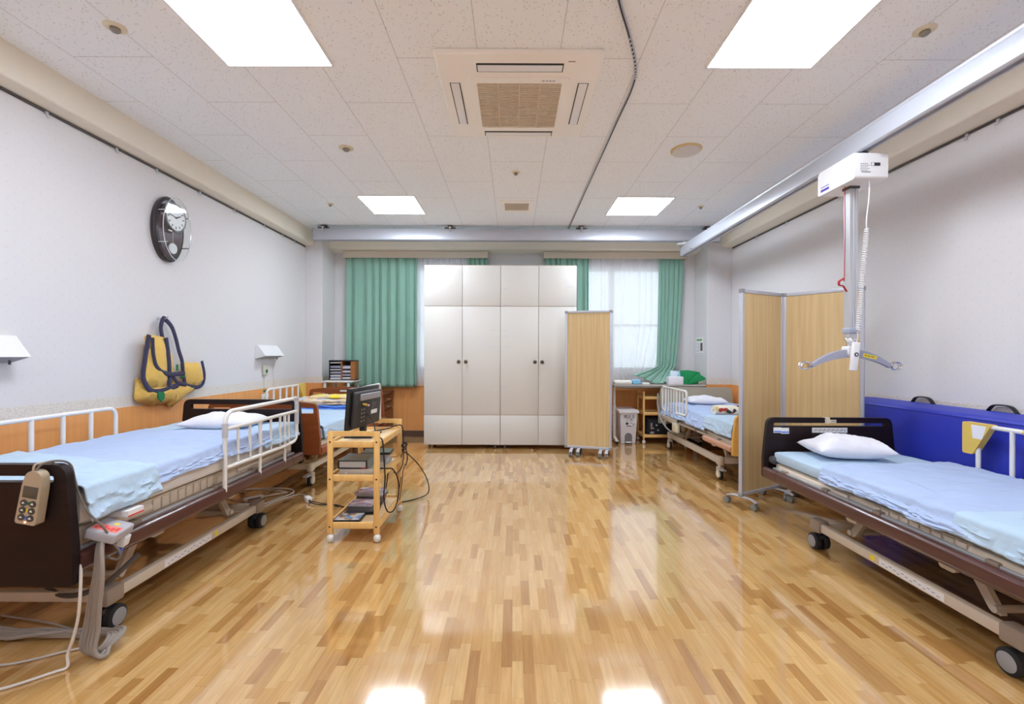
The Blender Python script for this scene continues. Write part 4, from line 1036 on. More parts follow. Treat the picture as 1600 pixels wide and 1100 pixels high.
# disc player and cases
CLR = mat('clear_case', (176, 176, 182), .2, var=.12, scale=18)
SMK = mat('smoky_case', (96, 94, 98), .2, var=.15, scale=18)
CASEB = mat('black_case', (22, 22, 24), .3)
PURP = patterned('purple_cover', [(206, 204, 214), (176, 150, 190), (222, 220, 228), (150, 96, 160)], 22, .25)
COVER = patterned('picture_cover', [(206, 200, 196), (120, 176, 236), (176, 140, 116), (226, 222, 216), (150, 120, 110), (196, 210, 232)], 34, .25)
def case(lab, c, w, d, h, rz, m, cover=None, group=None, cat='disc case'):
    M = Matrix.Translation(c) @ Matrix.Rotation(rz, 4, 'Z')
    mb = MB().box(-w / 2, w / 2, -d / 2, d / 2, 0, h, .0015, M=M)
    if cover: 
        mb.box(-w / 2 + .004, w / 2 - .004, -d / 2 + .004, d / 2 - .004, h - .0002, h + .0006, mi=1, M=M)
        o = obj('disc_case', mb, [m, cover])
    else: o = obj('disc_case', mb, m)
    return tag(o, lab, cat, group)
zm, zb = .4105, .1105
t = T('disc_player', 'silver disc player with slotted front on the middle shelf', 'disc player', (-1.01, 3.02, zm))
obj('body', MB().box(-1.105, -.880, 2.895, 3.10, zm, zm + .048, .003), mat('champagne_metal', (186, 178, 168), .4, .4), t)
obj('changer_bay', MB().box(-1.115, -.925, 2.90, 3.10, zm + .048, zm + .105, .003), mat('smoky_grey_top', (120, 132, 128), .25), t)
obj('bay_frame', MB().plate([rect(-1.113, -.927, zm + .050, zm + .102), rect(-1.104, -.936, zm + .058, zm + .096)[::-1]], 2.894, 2.901, 'Y'), BLACK, t, False)
sl = MB()
for k in range(4): sl.box(-1.103, -.937, 2.896, 2.902, zm + .0585 + k * .0095, zm + .066 + k * .0095)
obj('disc_tray', sl, ALU, t, False)
obj('foot_button', MB().cyl((-1.06, 2.890, zm + .022), (-1.06, 2.896, zm + .022), .006, 12).cyl((-.95, 2.890, zm + .022), (-.95, 2.896, zm + .022), .006, 12), ALU, t)
obj('red_strip', MB().box(-.965, -.935, 2.8935, 2.896, zm + .0505, zm + .054), INKR, t, False)
SPOT_ = ['bottom', 'second', 'third', 'fourth', 'fifth', 'sixth']
for k in range(6): case('clear disc case, %s of the stack behind the disc player' % (SPOT_[k] + ' from below' if k else 'lowest'), (-.955 + random.uniform(-.006, .006), 3.25, zm + k * .0128), .142, .125, .0122, random.uniform(-.12, .12), CLR, group='clear cases on the middle shelf')
case('large black case lying on the clear disc cases', (-.965, 3.25, zm + .077), .20, .15, .015, .08, CASEB, mat('dull_grey_cover', (140, 150, 150), .3, var=.12, scale=10))
for k in range(7): case('smoky disc case, %s of the rear stack on the bottom shelf' % ('topmost', 'second from the top', 'third from the top', 'fourth from the top', 'fifth from the top', 'sixth from the top', 'lowest')[6 - k], (-1.03 + random.uniform(-.01, .01), 3.315, zb + k * .0128), .185, .135, .0122, random.uniform(-.10, .10), SMK if k < 5 else CLR, PURP if k == 6 else None, 'smoky cases in the rear stack')
case('black flat case under the purple-topped stack', (-1.03, 3.13, zb), .215, .15, .013, .05, CASEB)
for k in range(4): case('grey disc case, %s of the middle stack on the bottom shelf' % ('topmost with a purple cover', 'second', 'third', 'lowest')[3 - k], (-1.03 + random.uniform(-.006, .006), 3.13, zb + .0135 + k * .0128), .165, .128, .0122, random.uniform(-.06, .06), SMK if k < 3 else CLR, PURP if k == 3 else None, 'grey cases in the middle stack')
case('black video case with a colourful cover at the front of the bottom shelf', (-1.062, 2.965, zb), .165, .135, .022, .04, CASEB, COVER)

# ------------------------------------------------------------------ nightstand, disc rack, small table at the left back
t = T('nightstand', 'dark mahogany nightstand under the green curtain at the left', 'nightstand', (-1.91, 6.24, 0))
nx0, nx1, ny0, ny1, nz = -2.10, -1.715, 5.93, 6.52, .668
obj('body', MB().box(nx0, nx1 - .02, ny0 + .012, ny1 - .012, .03, nz - .022, .003), NSTW, t)
obj('top', MB().plate([rounded([(nx0, ny0), (nx1 + .012, ny0), (nx1 + .012, ny1), (nx0, ny1)], .02)], nz - .022, nz, 'Z'), NSTW, t)
for z0, z1, nm in ((.54, .635, 'drawer'), (.445, .53, 'drawer'), (.05, .435, 'door')):
    dd = obj(nm, MB().box(nx1 - .02, nx1, ny0 + .02, ny1 - .02, z0, z1, .005), NSTW, t)
    if nm == 'drawer': obj('handle', MB().tube(smoothpath([(nx1, 6.17, (z0 + z1) / 2), (nx1 + .02, 6.19, (z0 + z1) / 2 - .006), (nx1 + .02, 6.27, (z0 + z1) / 2 - .006), (nx1, 6.29, (z0 + z1) / 2)], 4), .006, 8), CHROME, dd)
    else: obj('handle', MB().tube(smoothpath([(nx1, 6.06, .25), (nx1 + .022, 6.055, .27), (nx1 + .022, 6.055, .33), (nx1, 6.06, .35)], 4), .006, 8), CHROME, dd)
obj('plinth', MB().box(nx0 + .02, nx1 - .04, ny0 + .03, ny1 - .03, 0, .03), NSTW, t)
t = T('side_table', 'small white metal table in the left corner under the disc rack', 'side table', (-2.27, 6.15, 0))
obj('tabletop', MB().box(-2.50, -2.118, 5.96, 6.36, .815, .838, .006), WHITE, t)
for x in (-2.475, -2.165):
    for y in (5.985, 6.335): obj('leg', MB().box(x - .015, x + .015, y - .015, y + .015, 0, .815, .004), WHITE, t)
obj('brace', MB().box(-2.48, -2.14, 6.0, 6.02, .50, .52).box(-2.48, -2.14, 6.32, 6.34, .50, .52), WHITE, t)
t = T('disc_rack', 'dark two-column disc rack standing on the small white table', 'disc rack', (-2.28, 6.16, .838))
rx0, rx1, ry0, ry1, rz0, rz1 = -2.462, -2.118, 6.08, 6.24, .838, 1.108
SIDEW = wood('rack_side_wood', (150, 92, 44), (172, 110, 56), (30, 30, 3), .4, .02)
obj('case', MB().box(rx0, rx1, ry0, ry1, rz0, rz0 + .012).box(rx0, rx1, ry0 - .006, ry1, rz1 - .014, rz1).box(rx0, rx0 + .012, ry0, ry1, rz0, rz1).box(rx0, rx1, ry1 - .008, ry1, rz0, rz1), BLACK, t, False)
obj('side_panel', MB().box(rx1 - .055, rx1, ry0, ry1, rz0 + .012, rz1 - .014), SIDEW, t, False, label='brown wooden side')
obj('divider', MB().box(-2.303, -2.287, ry0, ry1 - .008, rz0 + .012, rz1 - .014), SIDEW, t, False)
cs = ['white', 'grey', 'silver']
ms = [mat('disc_spine_white', (226, 224, 226), .35), mat('disc_spine_grey', (150, 150, 156), .35), mat('disc_spine_blue', (166, 168, 200), .35)]
LV = [0, 1, 2, 3, 5, 6, 8, 10, 11, 14]
ORD = ['lowest', 'second from below', 'third from below', 'fourth from below', 'fifth from below', 'sixth from below', 'seventh from below', 'eighth from below', 'ninth from below', 'topmost']
for ci, (a, b) in enumerate(((-2.449, -2.304), (-2.286, -2.174))):
    lv = LV if ci == 0 else [0, 1, 3, 4, 6, 7, 9, 10, 11]
    for i, k in enumerate(lv):
        o = obj('disc_case', MB().box(a + .001, b - .001 - .004 * (i % 2), ry0 + .004 + .004 * ((i * 7) % 3), ry1 - .012, rz0 + .0125 + k * .0155, rz0 + .0125 + k * .0155 + .0125, .001), ms[(i * 5 + ci) % 3])
        tag(o, 'thin disc case in the rack, %s in its %s column' % (ORD[i] if i < len(lv) - 1 else 'topmost', ('left', 'right')[ci]), 'disc case', 'disc cases in the rack')
# low wooden box hidden behind the folded screen
t = T('wooden_box', 'low red-brown wooden box half hidden behind the folded screen', 'box', (1.06, 5.99, 0))
obj('body', MB().box(.85, 1.283, 5.88, 6.16, .0, .40, .004), REDW, t)
obj('lid', MB().box(.845, 1.29, 5.872, 6.17, .40, .42, .006), wood('orange_wood', (190, 108, 58), (206, 124, 70), (3, 30, 30), .35, .02), t)

# ------------------------------------------------------------------ table and bin at the right back
t = T('overbed_table', 'grey-topped table on white legs under the right window', 'table', (1.9, 6.28, 0))
obj('tabletop', MB().plate([rounded([(1.335, 6.03), (2.56, 6.03), (2.56, 6.50), (1.335, 6.50)], .03)], .765, .795, 'Z'), mat('grey_laminate', (150, 142, 136), .4), t)
obj('edge_band', MB().plate([rounded([(1.331, 6.026), (2.564, 6.026), (2.564, 6.504), (1.331, 6.504)], .03), rounded([(1.337, 6.032), (1.337, 6.498), (2.558, 6.498), (2.558, 6.032)], .03)], .790, .799, 'Z'), WHITE, t)
for x in (1.39, 2.50):
    l = obj('leg', MB().box(x - .020, x + .020, 6.23, 6.27, .06, .50, .004).box(x - .014, x + .014, 6.236, 6.264, .45, .765), WHITE, t)
    obj('foot', MB().plate([rounded([(6.07, .025), (6.46, .025), (6.46, .05), (6.28, .075), (6.22, .075), (6.07, .05)], .008)], x - .02, x + .02, 'X'), mat('ivory_foot', (222, 214, 200), .4), t)
    obj('caster', MB().cyl((x - .018, 6.09, .024), (x + .018, 6.09, .024), .024, 16).cyl((x - .018, 6.44, .024), (x + .018, 6.44, .024), .024, 16), RUBBER, t)
obj('brace', MB().tube([(1.39, 6.12, .755), (1.45, 6.12, .755), (2.50, 6.12, .755)], .012, 8), GREYP, t)
# things on the table
def packet(name, lab, cat, x0, x1, y0, y1, z0, z1, m, r=.012, g=None): return tag(obj(name, MB().box(x0, x1, y0, y1, z0, z1, r, 3), m), lab, cat, g)
packet('wipes_pack', 'soft white pack with yellow fruit print on the table', 'wipes pack', 1.345, 1.585, 6.05, 6.16, .7995, .855, patterned('lemon_print', [(236, 232, 226), (238, 234, 230), (226, 190, 96), (238, 234, 230)], 17), .02)
packet('wipes_pack', 'pale blue pack beside the yellow-printed pack', 'wipes pack', 1.592, 1.700, 6.05, 6.15, .7995, .868, mat('pale_blue_wrap', (136, 196, 228), .4, var=.1, scale=20), .015)
packet('wipes_pack', 'small white pack on the table under the drawn-aside curtain', 'wipes pack', 1.72, 1.82, 6.05, 6.11, .7995, .825, WHITEP, .008)
packet('tissue_box', 'white tissue box beside the green folders', 'tissue box', 2.07, 2.265, 6.05, 6.16, .7995, .905, mat('tissue_carton', (230, 226, 232), .5), .006)
o = obj('cleaning_pack', MB().box(-.10, .08, -.03, .03, 0, .175, .008, 3, M=Matrix.Translation((2.235, 6.225, .8)) @ Matrix.Rotation(.10, 4, 'Y')), patterned('blue_stripe_wrap', [(160, 206, 236), (216, 232, 244), (110, 166, 214)], 11, .4))
tag(o, 'pale blue and white pack leaning behind the tissue box', 'pack')
o = obj('folder', MB().plate([[(2.285, .7995), (2.51, .7995), (2.545, .93), (2.53, .965), (2.37, .99), (2.27, .985)]], 6.18, 6.20, 'Y'), GREENP); tag(o, 'larger upright green folder on the table near the column', 'folder')
o = obj('folder', MB().plate([[(2.37, .7995), (2.59, .86), (2.605, .885), (2.50, .945), (2.40, .86)]], 6.150, 6.168, 'Y'), GREENP); tag(o, 'smaller slanted green folder in front of the larger one', 'folder')
# pedal bin
t = T('pedal_bin', 'light grey pedal bin with a handwritten label under the table', 'bin', (1.54, 6.22, 0))
BINM = mat('light_grey_bin', (230, 226, 230), .4, var=.015)
bm_ = bmesh.new(); bmesh.ops.create_cube(bm_, size=1)
for v in bm_.verts:
    top = v.co.z > 0; v.co.x = 1.545 + v.co.x * (.235 if top else .20); v.co.y = (6.24 + v.co.y * .34) if top else (6.25 + v.co.y * .30); v.co.z = .42 if top else .0
bmesh.ops.bevel(bm_, geom=[e for e in bm_.edges], offset=.012, segments=3, profile=.5, affect='EDGES')
obj('body', MB().bm(bm_), BINM, t)
obj('lid', MB().plate([rounded([(1.412, .418), (1.678, .418), (1.678, .444), (1.665, .462), (1.425, .462), (1.412, .444)], .008)], 6.055, 6.42, 'Y'), BINM, t)
ar = [(1.497, .0), (1.593, .0), (1.593, .105)] + [(1.545 + .048 * math.cos(a), .105 + .045 * math.sin(a)) for a in [PI * k / 12 for k in range(1, 12)]] + [(1.497, .105)]
rec = obj('pedal_recess', MB().plate([ar], 6.085, 6.101, 'Y'), mat('recess_grey', (120, 116, 120), .5), t, False)
obj('pedal', MB().box(1.507, 1.583, 6.05, 6.11, .022, .034, .005), WHITEP, t)
tx = bpy.data.curves.new('handwriting', 'FONT'); tx.body = '燃える\nごみ'; tx.size = .050; tx.extrude = .0006; tx.align_x = 'CENTER'; tx.space_line = .85
tmp = bpy.data.objects.new('handwriting', tx); COL.objects.link(tmp)
bpy.context.view_layer.update()
hm = bpy.data.meshes.new_from_object(tmp.evaluated_get(bpy.context.evaluated_depsgraph_get()))
bpy.data.objects.remove(tmp); hm.materials.clear(); hm.materials.append(INKD)
to = bpy.data.objects.new('handwriting', hm); COL.objects.link(to); to.parent = t
to.location = Vector((1.553, 6.0705, .352)) - ROOT[t.name]; to.rotation_euler = (math.radians(94), 0, 0)
obj('label', MB().box(1.49, 1.60, 6.0765, 6.078, .245, .32), LABEL, t, False, label='white patch of the label')
obj('print', MB().box(1.505, 1.54, 6.0745, 6.0765, .262, .292), INKD, t, False)
obj('print', MB().tube(smoothpath([(1.555, 6.0755, .275), (1.58, 6.0755, .290), (1.60, 6.0755, .268), (1.625, 6.0755, .272)], 4), .003, 6).box(1.52, 1.575, 6.0765, 6.0775, .240, .250), INKD, t, False)
# load on the second trolley
t = T('equipment_bag', 'black bag with pale fittings on the right trolley bottom shelf', 'bag', (2.03, 6.24, .11))
obj('body', MB().box(1.80, 2.30, 6.12, 6.38, .111, .345, .05, 4), mat('black_nylon', (26, 26, 34), .8, bump=.3, scale=14), t)
fm = MB()
for x, z, r in ((1.93, .25, .012), (1.95, .185, .012), (1.885, .21, .010)): fm.cyl((x, 6.112, z), (x, 6.124, z), r, 12)
obj('snap', fm, ALU, t)
obj('bottle', MB().lathe([(.014, .28), (.014, .20), (.006, .19)], (1.86, 6.113, 0), 12).box(1.845, 1.895, 6.108, 6.125, .135, .165, .004), GREYP, t)

# ------------------------------------------------------------------ folded gym mat on the right
t = T('gym_mat', 'long royal blue folded mat standing against the right wall', 'mat', (2.85, 2.5, 0))
mp = rounded([(2.775, 0), (2.938, 0), (2.938, .850), (2.895, .862), (2.775, .832)], [.01, .01, .012, .03, .035])
obj('cover', MB().plate([mp], 1.35, 3.72, 'Y'), BLUEV, t)
obj('piping', MB().tube([(2.777, 1.36, .815), (2.777, 3.71, .815)], .005, 6).tube([(2.934, 1.36, .852), (2.934, 3.71, .852)], .006, 6), BLUEV, t)
for y in (3.25, 2.72):
    h = smoothpath([(2.925, y - .09, .845), (2.925, y - .06, .885), (2.925, y - .03, .898), (2.925, y + .03, .898), (2.925, y + .06, .885), (2.925, y + .09, .845)], 5)
    obj('carry_handle', MB().tube(h, .01, 8, flat=(.005, .017), up=(0, 0, 1)), BLACK, t, label='black webbing handle')

# ------------------------------------------------------------------ curtains
def curtain(name, lab, cat, m, x0, x1, z0, z1, y, folds, amp, seed, group, shear=None, nz=40, irr=.35, depth=0, thick=.003):
    nx = max(60, folds * 14); rnd = random.Random(seed); ph = [rnd.uniform(-irr, irr) for _ in range(folds + 2)]; am = [rnd.uniform(.6, 1.25) for _ in range(folds + 2)]
    def fn(u, v):
        z = z1 + (z0 - z1) * v; f = u * folds; i = int(f); g = f - i
        a = am[i] * (1 - g) + am[i + 1] * g; p = ph[i] * (1 - g) + ph[i + 1] * g
        x = x0 + (x1 - x0) * u; k = min(1, .55 + v * 1.2)
        yy = y - amp * a * k * (math.sin(2 * PI * (f + p)) + .28 * math.sin(4 * PI * (f + p) + 1))
        xx = x + .35 * amp * k * math.sin(4 * PI * (f + p) + .6) * (1 if 0 < u < 1 else 0)
        yy += .012 * fbm(x * 3 + seed, z * 2, 1) * v
        if shear: xx, yy, z = shear(xx, yy, z, u, v)
        return (xx, yy, z)
    o = obj(name, MB().grid(nx, nz, fn), m, solid=thick)
    return tag(o, lab, cat, group)
curtain('curtain', 'wide green curtain drawn across the left end of the left window', 'curtain', GREENC, -2.37, -1.375, .725, 2.60, 6.475, 8, .030, 2, 'green curtains', irr=.2)
curtain('curtain', 'narrow green curtain top showing above the left wardrobe', 'curtain', GREENC, -.66, -.38, .725, 2.60, 6.475, 4, .030, 5, 'green curtains')
curtain('curtain', 'green curtain gathered behind the right wardrobe edge', 'curtain', GREENC, .45, 1.065, .725, 2.60, 6.475, 8, .030, 9, 'green curtains')
def sweep(x, y, z, u, v):
    # lower part tucked to the left onto the table
    w = max(0, (v - .08) / .92); b = max(0, (v - .87) / .13)
    s = .02 * math.sin(3 * v) * (1 - u)
    xr = x - (.16 * w ** 1.6 + .16 * b) * u - (.06 * w + .0 * b) * (1 - u) - .40 * b ** 1.4 * (1 - u) ** 1.5
    y2 = y - .20 * b * b - .10 * w * w
    z2 = z + .028 * b * math.sin(7 * u + 1) + .09 * b * (1 - u) ** 1.3
    return xr + s, y2, z2
curtain('curtain', 'green curtain at the right window swept aside onto the table', 'curtain', GREENC, 2.065, 2.42, .803, 2.595, 6.475, 6, .026, 13, 'green curtains', sweep, 60)
SHEER = m_sheer()
curtain('sheer_curtain', 'white sheer curtain in the narrow gap left of the wardrobe', 'sheer curtain', SHEER, -1.42, -.50, .74, 2.60, 6.535, 14, .014, 21, 'white sheer curtains', thick=0)
def sweep2(x, y, z, u, v):
    b = max(0, (v - .55) / .45)
    return x - .16 * b * max(0, u - .3) / .7 * (1 + .4 * math.sin(9 * u)), y, z
curtain('sheer_curtain', 'white sheer curtain hanging before the bright right window', 'sheer curtain', SHEER, .95, 2.22, .80, 2.60, 6.535, 13, .014, 25, 'white sheer curtains', sweep2, 50, irr=.5, thick=0)
VAL = mat('beige_valance', (214, 202, 184), .55, var=.02)
for x0, x1, lab in ((-2.415, -.365, 'beige curtain box above the left window'), (.425, 2.46, 'beige curtain box above the right window')):
    t = T('curtain_box', lab, 'curtain box', ((x0 + x1) / 2, 6.5, 2.555))
    obj('fascia', MB().box(x0, x1, 6.435, 6.447, 2.555, 2.652, .002).box(x0, x0 + .012, 6.44, 6.577, 2.555, 2.652).box(x1 - .012, x1, 6.44, 6.577, 2.555, 2.652).box(x0, x1, 6.44, 6.577, 2.640, 2.652), VAL, t, False)
    obj('track', MB().box(x0 + .02, x1 - .02, 6.465, 6.485, 2.605, 2.63).box(x0 + .02, x1 - .02, 6.525, 6.545, 2.605, 2.63), ALU, t, False)

# ------------------------------------------------------------------ clock
t = T('wall_clock', 'dark oval pendulum clock with a glass front on the left wall', 'clock', (XL, 3.672, 1.93))
ccy, ccz = 3.672, 2.188
def oval(a, b, n=48, cy=ccy, cz=ccz): return [(cy + a * math.cos(2 * PI * k / n), cz + b * math.sin(2 * PI * k / n)) for k in range(n)]
DKC = mat('dark_umber_lacquer', (44, 36, 40), .25, coat=.4)
def oval_body(prof, cy=ccy, cz=ccz, n=48):
    mb = MB(); vs = []
    for a, b, x in prof: vs += [(x, cy + a * math.cos(2 * PI * k / n), cz + b * math.sin(2 * PI * k / n)) for k in range(n)]
    fs = []
    for i in range(len(prof) - 1): fs += [(i * n + k, i * n + (k + 1) % n, (i + 1) * n + (k + 1) % n, (i + 1) * n + k) for k in range(n)]
    fs += [tuple(range(n)), tuple((len(prof) - 1) * n + k for k in range(n))]
    return mb.add(vs, fs)
obj('body', oval_body([(.158, .258, XL), (.162, .262, XL + .012), (.162, .262, XL + .030), (.150, .250, XL + .040), (.138, .238, XL + .041)]), DKC, t)
obj('face_panel', oval_body([(.128, .226, XL + .040), (.126, .224, XL + .044)]), wood('plum_wood', (84, 68, 74), (100, 82, 88), (2, 30, 30), .3), t)
rimp = [(XL + .098, ccy + .152 * math.cos(2 * PI * k / 64), ccz + .250 * math.sin(2 * PI * k / 64)) for k in range(64)]
gl = obj('glass', MB().plate([oval(.152, .250, 64)], XL + .095, XL + .099, 'X'), m_glass('clock_glass', (.98, .99, .99), .01, .05), t)
obj('glass_rim', MB().tube(rimp, .0035, 6, True), mat('polished_edge', (214, 222, 226), .15, .3), t)
pg = MB()
for sy in (-1, 1):
    for sz in (-1, 1): pg.cyl((XL + .03, ccy + sy * .122, ccz + sz * .125), (XL + .104, ccy + sy * .122, ccz + sz * .125), .006, 10)
obj('standoff', pg, CHROME, t)
dz_ = ccz + .095
obj('dial_case', MB().lathe([(.106, XL + .044), (.108, XL + .078), (.112, XL + .088), (.104, XL + .092), (.100, XL + .084)], (0, ccy, dz_), 40, 'X'), mat('silver_rim', (176, 176, 178), .25, .8), t)
dial = obj('dial', MB().cyl((XL + .080, ccy, dz_), (XL + .0845, ccy, dz_), .100, 40), mat('dial_white', (240, 243, 246), .5), t)
mk = MB()
for k in range(12):
    a = 2 * PI * k / 12; Mq = Matrix.Translation((XL + .085, ccy, dz_)) @ Matrix.Rotation(a, 4, 'X')
    mk.box(-.0006, .0008, -.005, .005, .070, .090, M=Mq)
obj('hour_mark', mk, INK, dial, False)
hn = MB()
for a, l, w in ((math.radians(-65), .052, .004), (math.radians(78), .078, .003)):
    Mq = Matrix.Translation((XL + .0875, ccy, dz_)) @ Matrix.Rotation(a, 4, 'X')
    hn.box(-.0008, .0008, -w, w, -.012, l, M=Mq)
hn.cyl((XL + .085, ccy, dz_), (XL + .090, ccy, dz_), .006, 12)
obj('hand', hn, INKD, dial, False)
pd = MB().cyl((XL + .060, ccy, dz_ - .09), (XL + .060, ccy, ccz - .12), .002, 6)
obj('pendulum_rod', pd, CHROME, t)
obj('pendulum', MB().lathe([(.001, XL + .052), (.040, XL + .053), (.044, XL + .060), (.040, XL + .067), (.030, XL + .066), (.001, XL + .069)], (0, ccy, ccz - .152), 28, 'X'), mat('pale_pendulum', (226, 228, 230), .3, .2), t)
obj('brand_plate', MB().box(XL + .0995, XL + .1005, ccy - .10, ccy - .06, dz_ - .128, dz_ - .118), LABEL, t, False)

# ------------------------------------------------------------------ sling on a hook on the left wall
t = T('patient_sling', 'yellow canvas patient sling with navy webbing hanging on the left wall', 'sling', (-2.76, 3.65, .75))
def puff(name, pts, x0, x1, m, seed, bulge=.03, parent=t, label=None):
    """cloth flap: outline in the wall plane, bulged out from the wall, with folds"""
    bm = bmesh.new(); P = [Vector((0, a, b)) for a, b in rounded(pts, .02, 3)]
    vs = [bm.verts.new(p) for p in P]; f = bm.faces.new(vs)
    bmesh.ops.triangulate(bm, faces=[f]); bmesh.ops.subdivide_edges(bm, edges=bm.edges[:], cuts=3, use_grid_fill=True); bmesh.ops.triangulate(bm, faces=[q for q in bm.faces if len(q.verts) > 4])
    bmesh.ops.beautify_fill(bm, faces=bm.faces[:], edges=[e for e in bm.edges if not e.is_boundary])
    n = len(P)
    for v in bm.verts:
        dmin = min(((v.co - (a + (b - a) * max(0, min(1, (v.co - a).dot(b - a) / max((b - a).length_squared, 1e-9))))).length) for a, b in [(P[i - 1], P[i]) for i in range(n)])
        k = 1 - math.exp(-dmin / .03)
        v.co.x = (x0 + x1) / 2 + bulge * k + .016 * noise.noise(Vector((v.co.y * 9 + seed, v.co.z * 14, seed))) * k
    mb = MB().bm(bm)
    o = obj(name, mb, m, parent, solid=max(.008, x1 - x0), label=label); return o
body = [(3.352, .998), (3.339, .868), (3.358, .827), (3.42, .817), (3.5, .792), (3.66, .791), (3.677, .76), (3.705, .757), (3.847, .829), (4.027, .905), (3.798, .965), (3.704, .978), (3.582, .96), (3.419, .97), (3.362, 1.005)]
left = [(3.388, 1.323), (3.437, 1.331), (3.581, 1.315), (3.597, 1.208), (3.609, 1.025), (3.615, .917), (3.551, .897), (3.449, .901), (3.39, .937), (3.357, 1.013), (3.389, 1.128), (3.408, 1.237)]
right = [(3.773, 1.114), (3.993, 1.11), (4.027, 1.044), (4.048, .951), (3.948, .897), (3.81, .92), (3.786, 1.009)]
midp = [(3.625, 1.183), (3.68, 1.191), (3.704, 1.038), (3.704, .936), (3.637, .94), (3.62, 1.025)]
puff('seat_panel', body, -2.79, -2.775, YELC, 1, .055)
puff('leg_flap', left, -2.752, -2.742, YELC, 5, .032)
puff('leg_flap', right, -2.765, -2.755, YELC, 8, .030)
puff('inner_flap', midp, -2.77, -2.76, YELC, 12, .02)
tr = [[(3.408, 1.328), (3.375, 1.159), (3.357, 1.02), (3.39, .945), (3.449, .901), (3.551, .899), (3.704, .932)], [(3.427, 1.309), (3.438, 1.175), (3.478, 1.079), (3.593, 1.026), (3.762, 1.027)], [(3.575, 1.314), (3.609, 1.125), (3.615, .917)],
      [(4.013, 1.123), (4.047, 1.006), (4.027, .924), (3.948, .897), (3.81, .924)], [(3.631, 1.024), (3.704, .953), (3.798, .93)]]
for i, q in enumerate(tr):
    obj('webbing', MB().tube(smoothpath([(-2.728 + (.012 if i == 1 else 0) + (-.018 if i == 3 else 0), a, b) for a, b in q], 6), .01, 8, flat=(.006, .017 if i not in (0, 2) else .022), up=(1, 0, 0)), NAVY, t)
q = [(3.625, 1.191), (3.597, 1.282), (3.57, 1.388), (3.591, 1.459), (3.618, 1.457), (3.657, 1.402), (3.702, 1.311), (3.737, 1.209), (3.773, 1.122), (3.786, 1.018), (3.798, .93), (3.705, .859)]
obj('shoulder_strap', MB().tube(smoothpath([(-2.765, a, b) for a, b in q[:5]] + [(-2.745, a, b) for a, b in q[5:]], 6), .01, 8, flat=(.006, .021), up=(1, 0, 0)), NAVY, t, label='navy strap loop')
obj('care_label', MB().plate([[(3.479, .897), (3.541, .891), (3.551, .845), (3.52, .815), (3.489, .845)]], -2.725, -2.715, 'X'), GREENL, t, False, label='green label')
obj('care_label', MB().plate([[(3.70, 1.10), (3.722, 1.10), (3.722, 1.05), (3.70, 1.05)], ], -2.742, -2.738, 'X').plate([[(3.735, .985), (3.79, .995), (3.79, 1.01), (3.735, 1.0)]], -2.735, -2.731, 'X'), GREENL, t, False, label='small green tabs')
hk = tag(obj('wall_hook', MB().tube([(XL, 3.604, 1.47), (XL + .06, 3.604, 1.465), (XL + .075, 3.604, 1.485)], .004, 8).cyl((XL, 3.604, 1.47), (XL + .004, 3.604, 1.47), .015, 14), ALU), 'small metal wall hook holding the yellow sling', 'hook')

# ------------------------------------------------------------------ bed-head units, call handset, poster
def wedge(y0, y1, lab):
    t = T('wall_light', lab, 'wall light', (XL, (y0 + y1) / 2, 1.13), 'wedge wall lights')
    pr = [(XL, 1.285), (XL + .03, 1.285), (XL + .115, 1.168), (XL, 1.135)]
    obj('shade', MB().plate([pr], y0, y1, 'Y'), WHITEP, t, False)
    obj('lower_panel', MB().plate([[(XL + .012, 1.137), (XL + .108, 1.1665), (XL + .107, 1.163), (XL + .012, 1.133)]], y0 + .012, y1 - .012, 'Y'), GREYP, t, False)
    obj('pull_knob', MB().cyl((XL + .06, y1 - .06, 1.148), (XL + .06, y1 - .06, 1.125), .006, 8), DGREY, t)
wedge(4.95, 5.36, 'white wedge wall light above the call handset on the left wall')
wedge(2.14, 2.545, 'white wedge wall light cut by the left picture edge')
t = T('call_handset', 'beige nurse call handset with green button on the left wall', 'call handset', (XL, 5.12, .94))
obj('body', MB().box(XL, XL + .028, 5.085, 5.165, .945, 1.065, .008, 3), mat('beige_handset', (206, 200, 188), .4), t)
obj('button', MB().lathe([(.020, XL + .027), (.020, XL + .033), (.012, XL + .035)], (0, 5.135, .995), 16, 'X'), GREENL, t, label='green button')
obj('cord', MB().tube(smoothpath([(XL + .012, 5.11, .945), (XL + .014, 5.112, .86), (XL + .014, 5.12, .76), (XL + .014, 5.13, .72)], 6), .003, 6), CABLE_W, t)
obj('pull_tab', MB().box(XL + .008, XL + .03, 5.10, 5.165, .765, .783, .005), GREENL, t, label='green pull tab')
t = T('wall_outlet', 'white outlet plate low on the left wall under the call handset', 'outlet', (XL + .008, 5.13, .66))
obj('plate', MB().box(XL + .008, XL + .020, 5.06, 5.20, .655, .74, .004), WHITEP, t)
obj('socket', MB().box(XL + .0195, XL + .0215, 5.09, 5.17, .675, .72, .003), CREAM, t)
o = tag(obj('wall_cable', MB().tube(smoothpath([(XL + .05, 5.30, 1.13), (XL + .02, 5.29, 1.0), (XL + .02, 5.30, .85), (XL + .02, 5.28, .66), (XL + .02, 5.21, .69)], 6), .003, 6), CABLE_W), 'thin white cord hanging from the wall light to the outlet', 'cord')
t = T('wall_notice', 'white notice with green bar on the side of the right column', 'notice', (2.62, 6.41, 1.22))
obj('sheet', MB().box(2.6185, 2.6198, 6.27, 6.54, 1.205, 1.445), LABEL, t, False)
obj('green_bar', MB().box(2.6178, 2.6186, 6.32, 6.50, 1.395, 1.42), mat('notice_green', (92, 158, 70), .6), t, False)
obj('photo', MB().box(2.6178, 2.6186, 6.30, 6.37, 1.255, 1.365), mat('notice_photo', (92, 76, 78), .6), t, False, label='dark photo')
pm = MB()
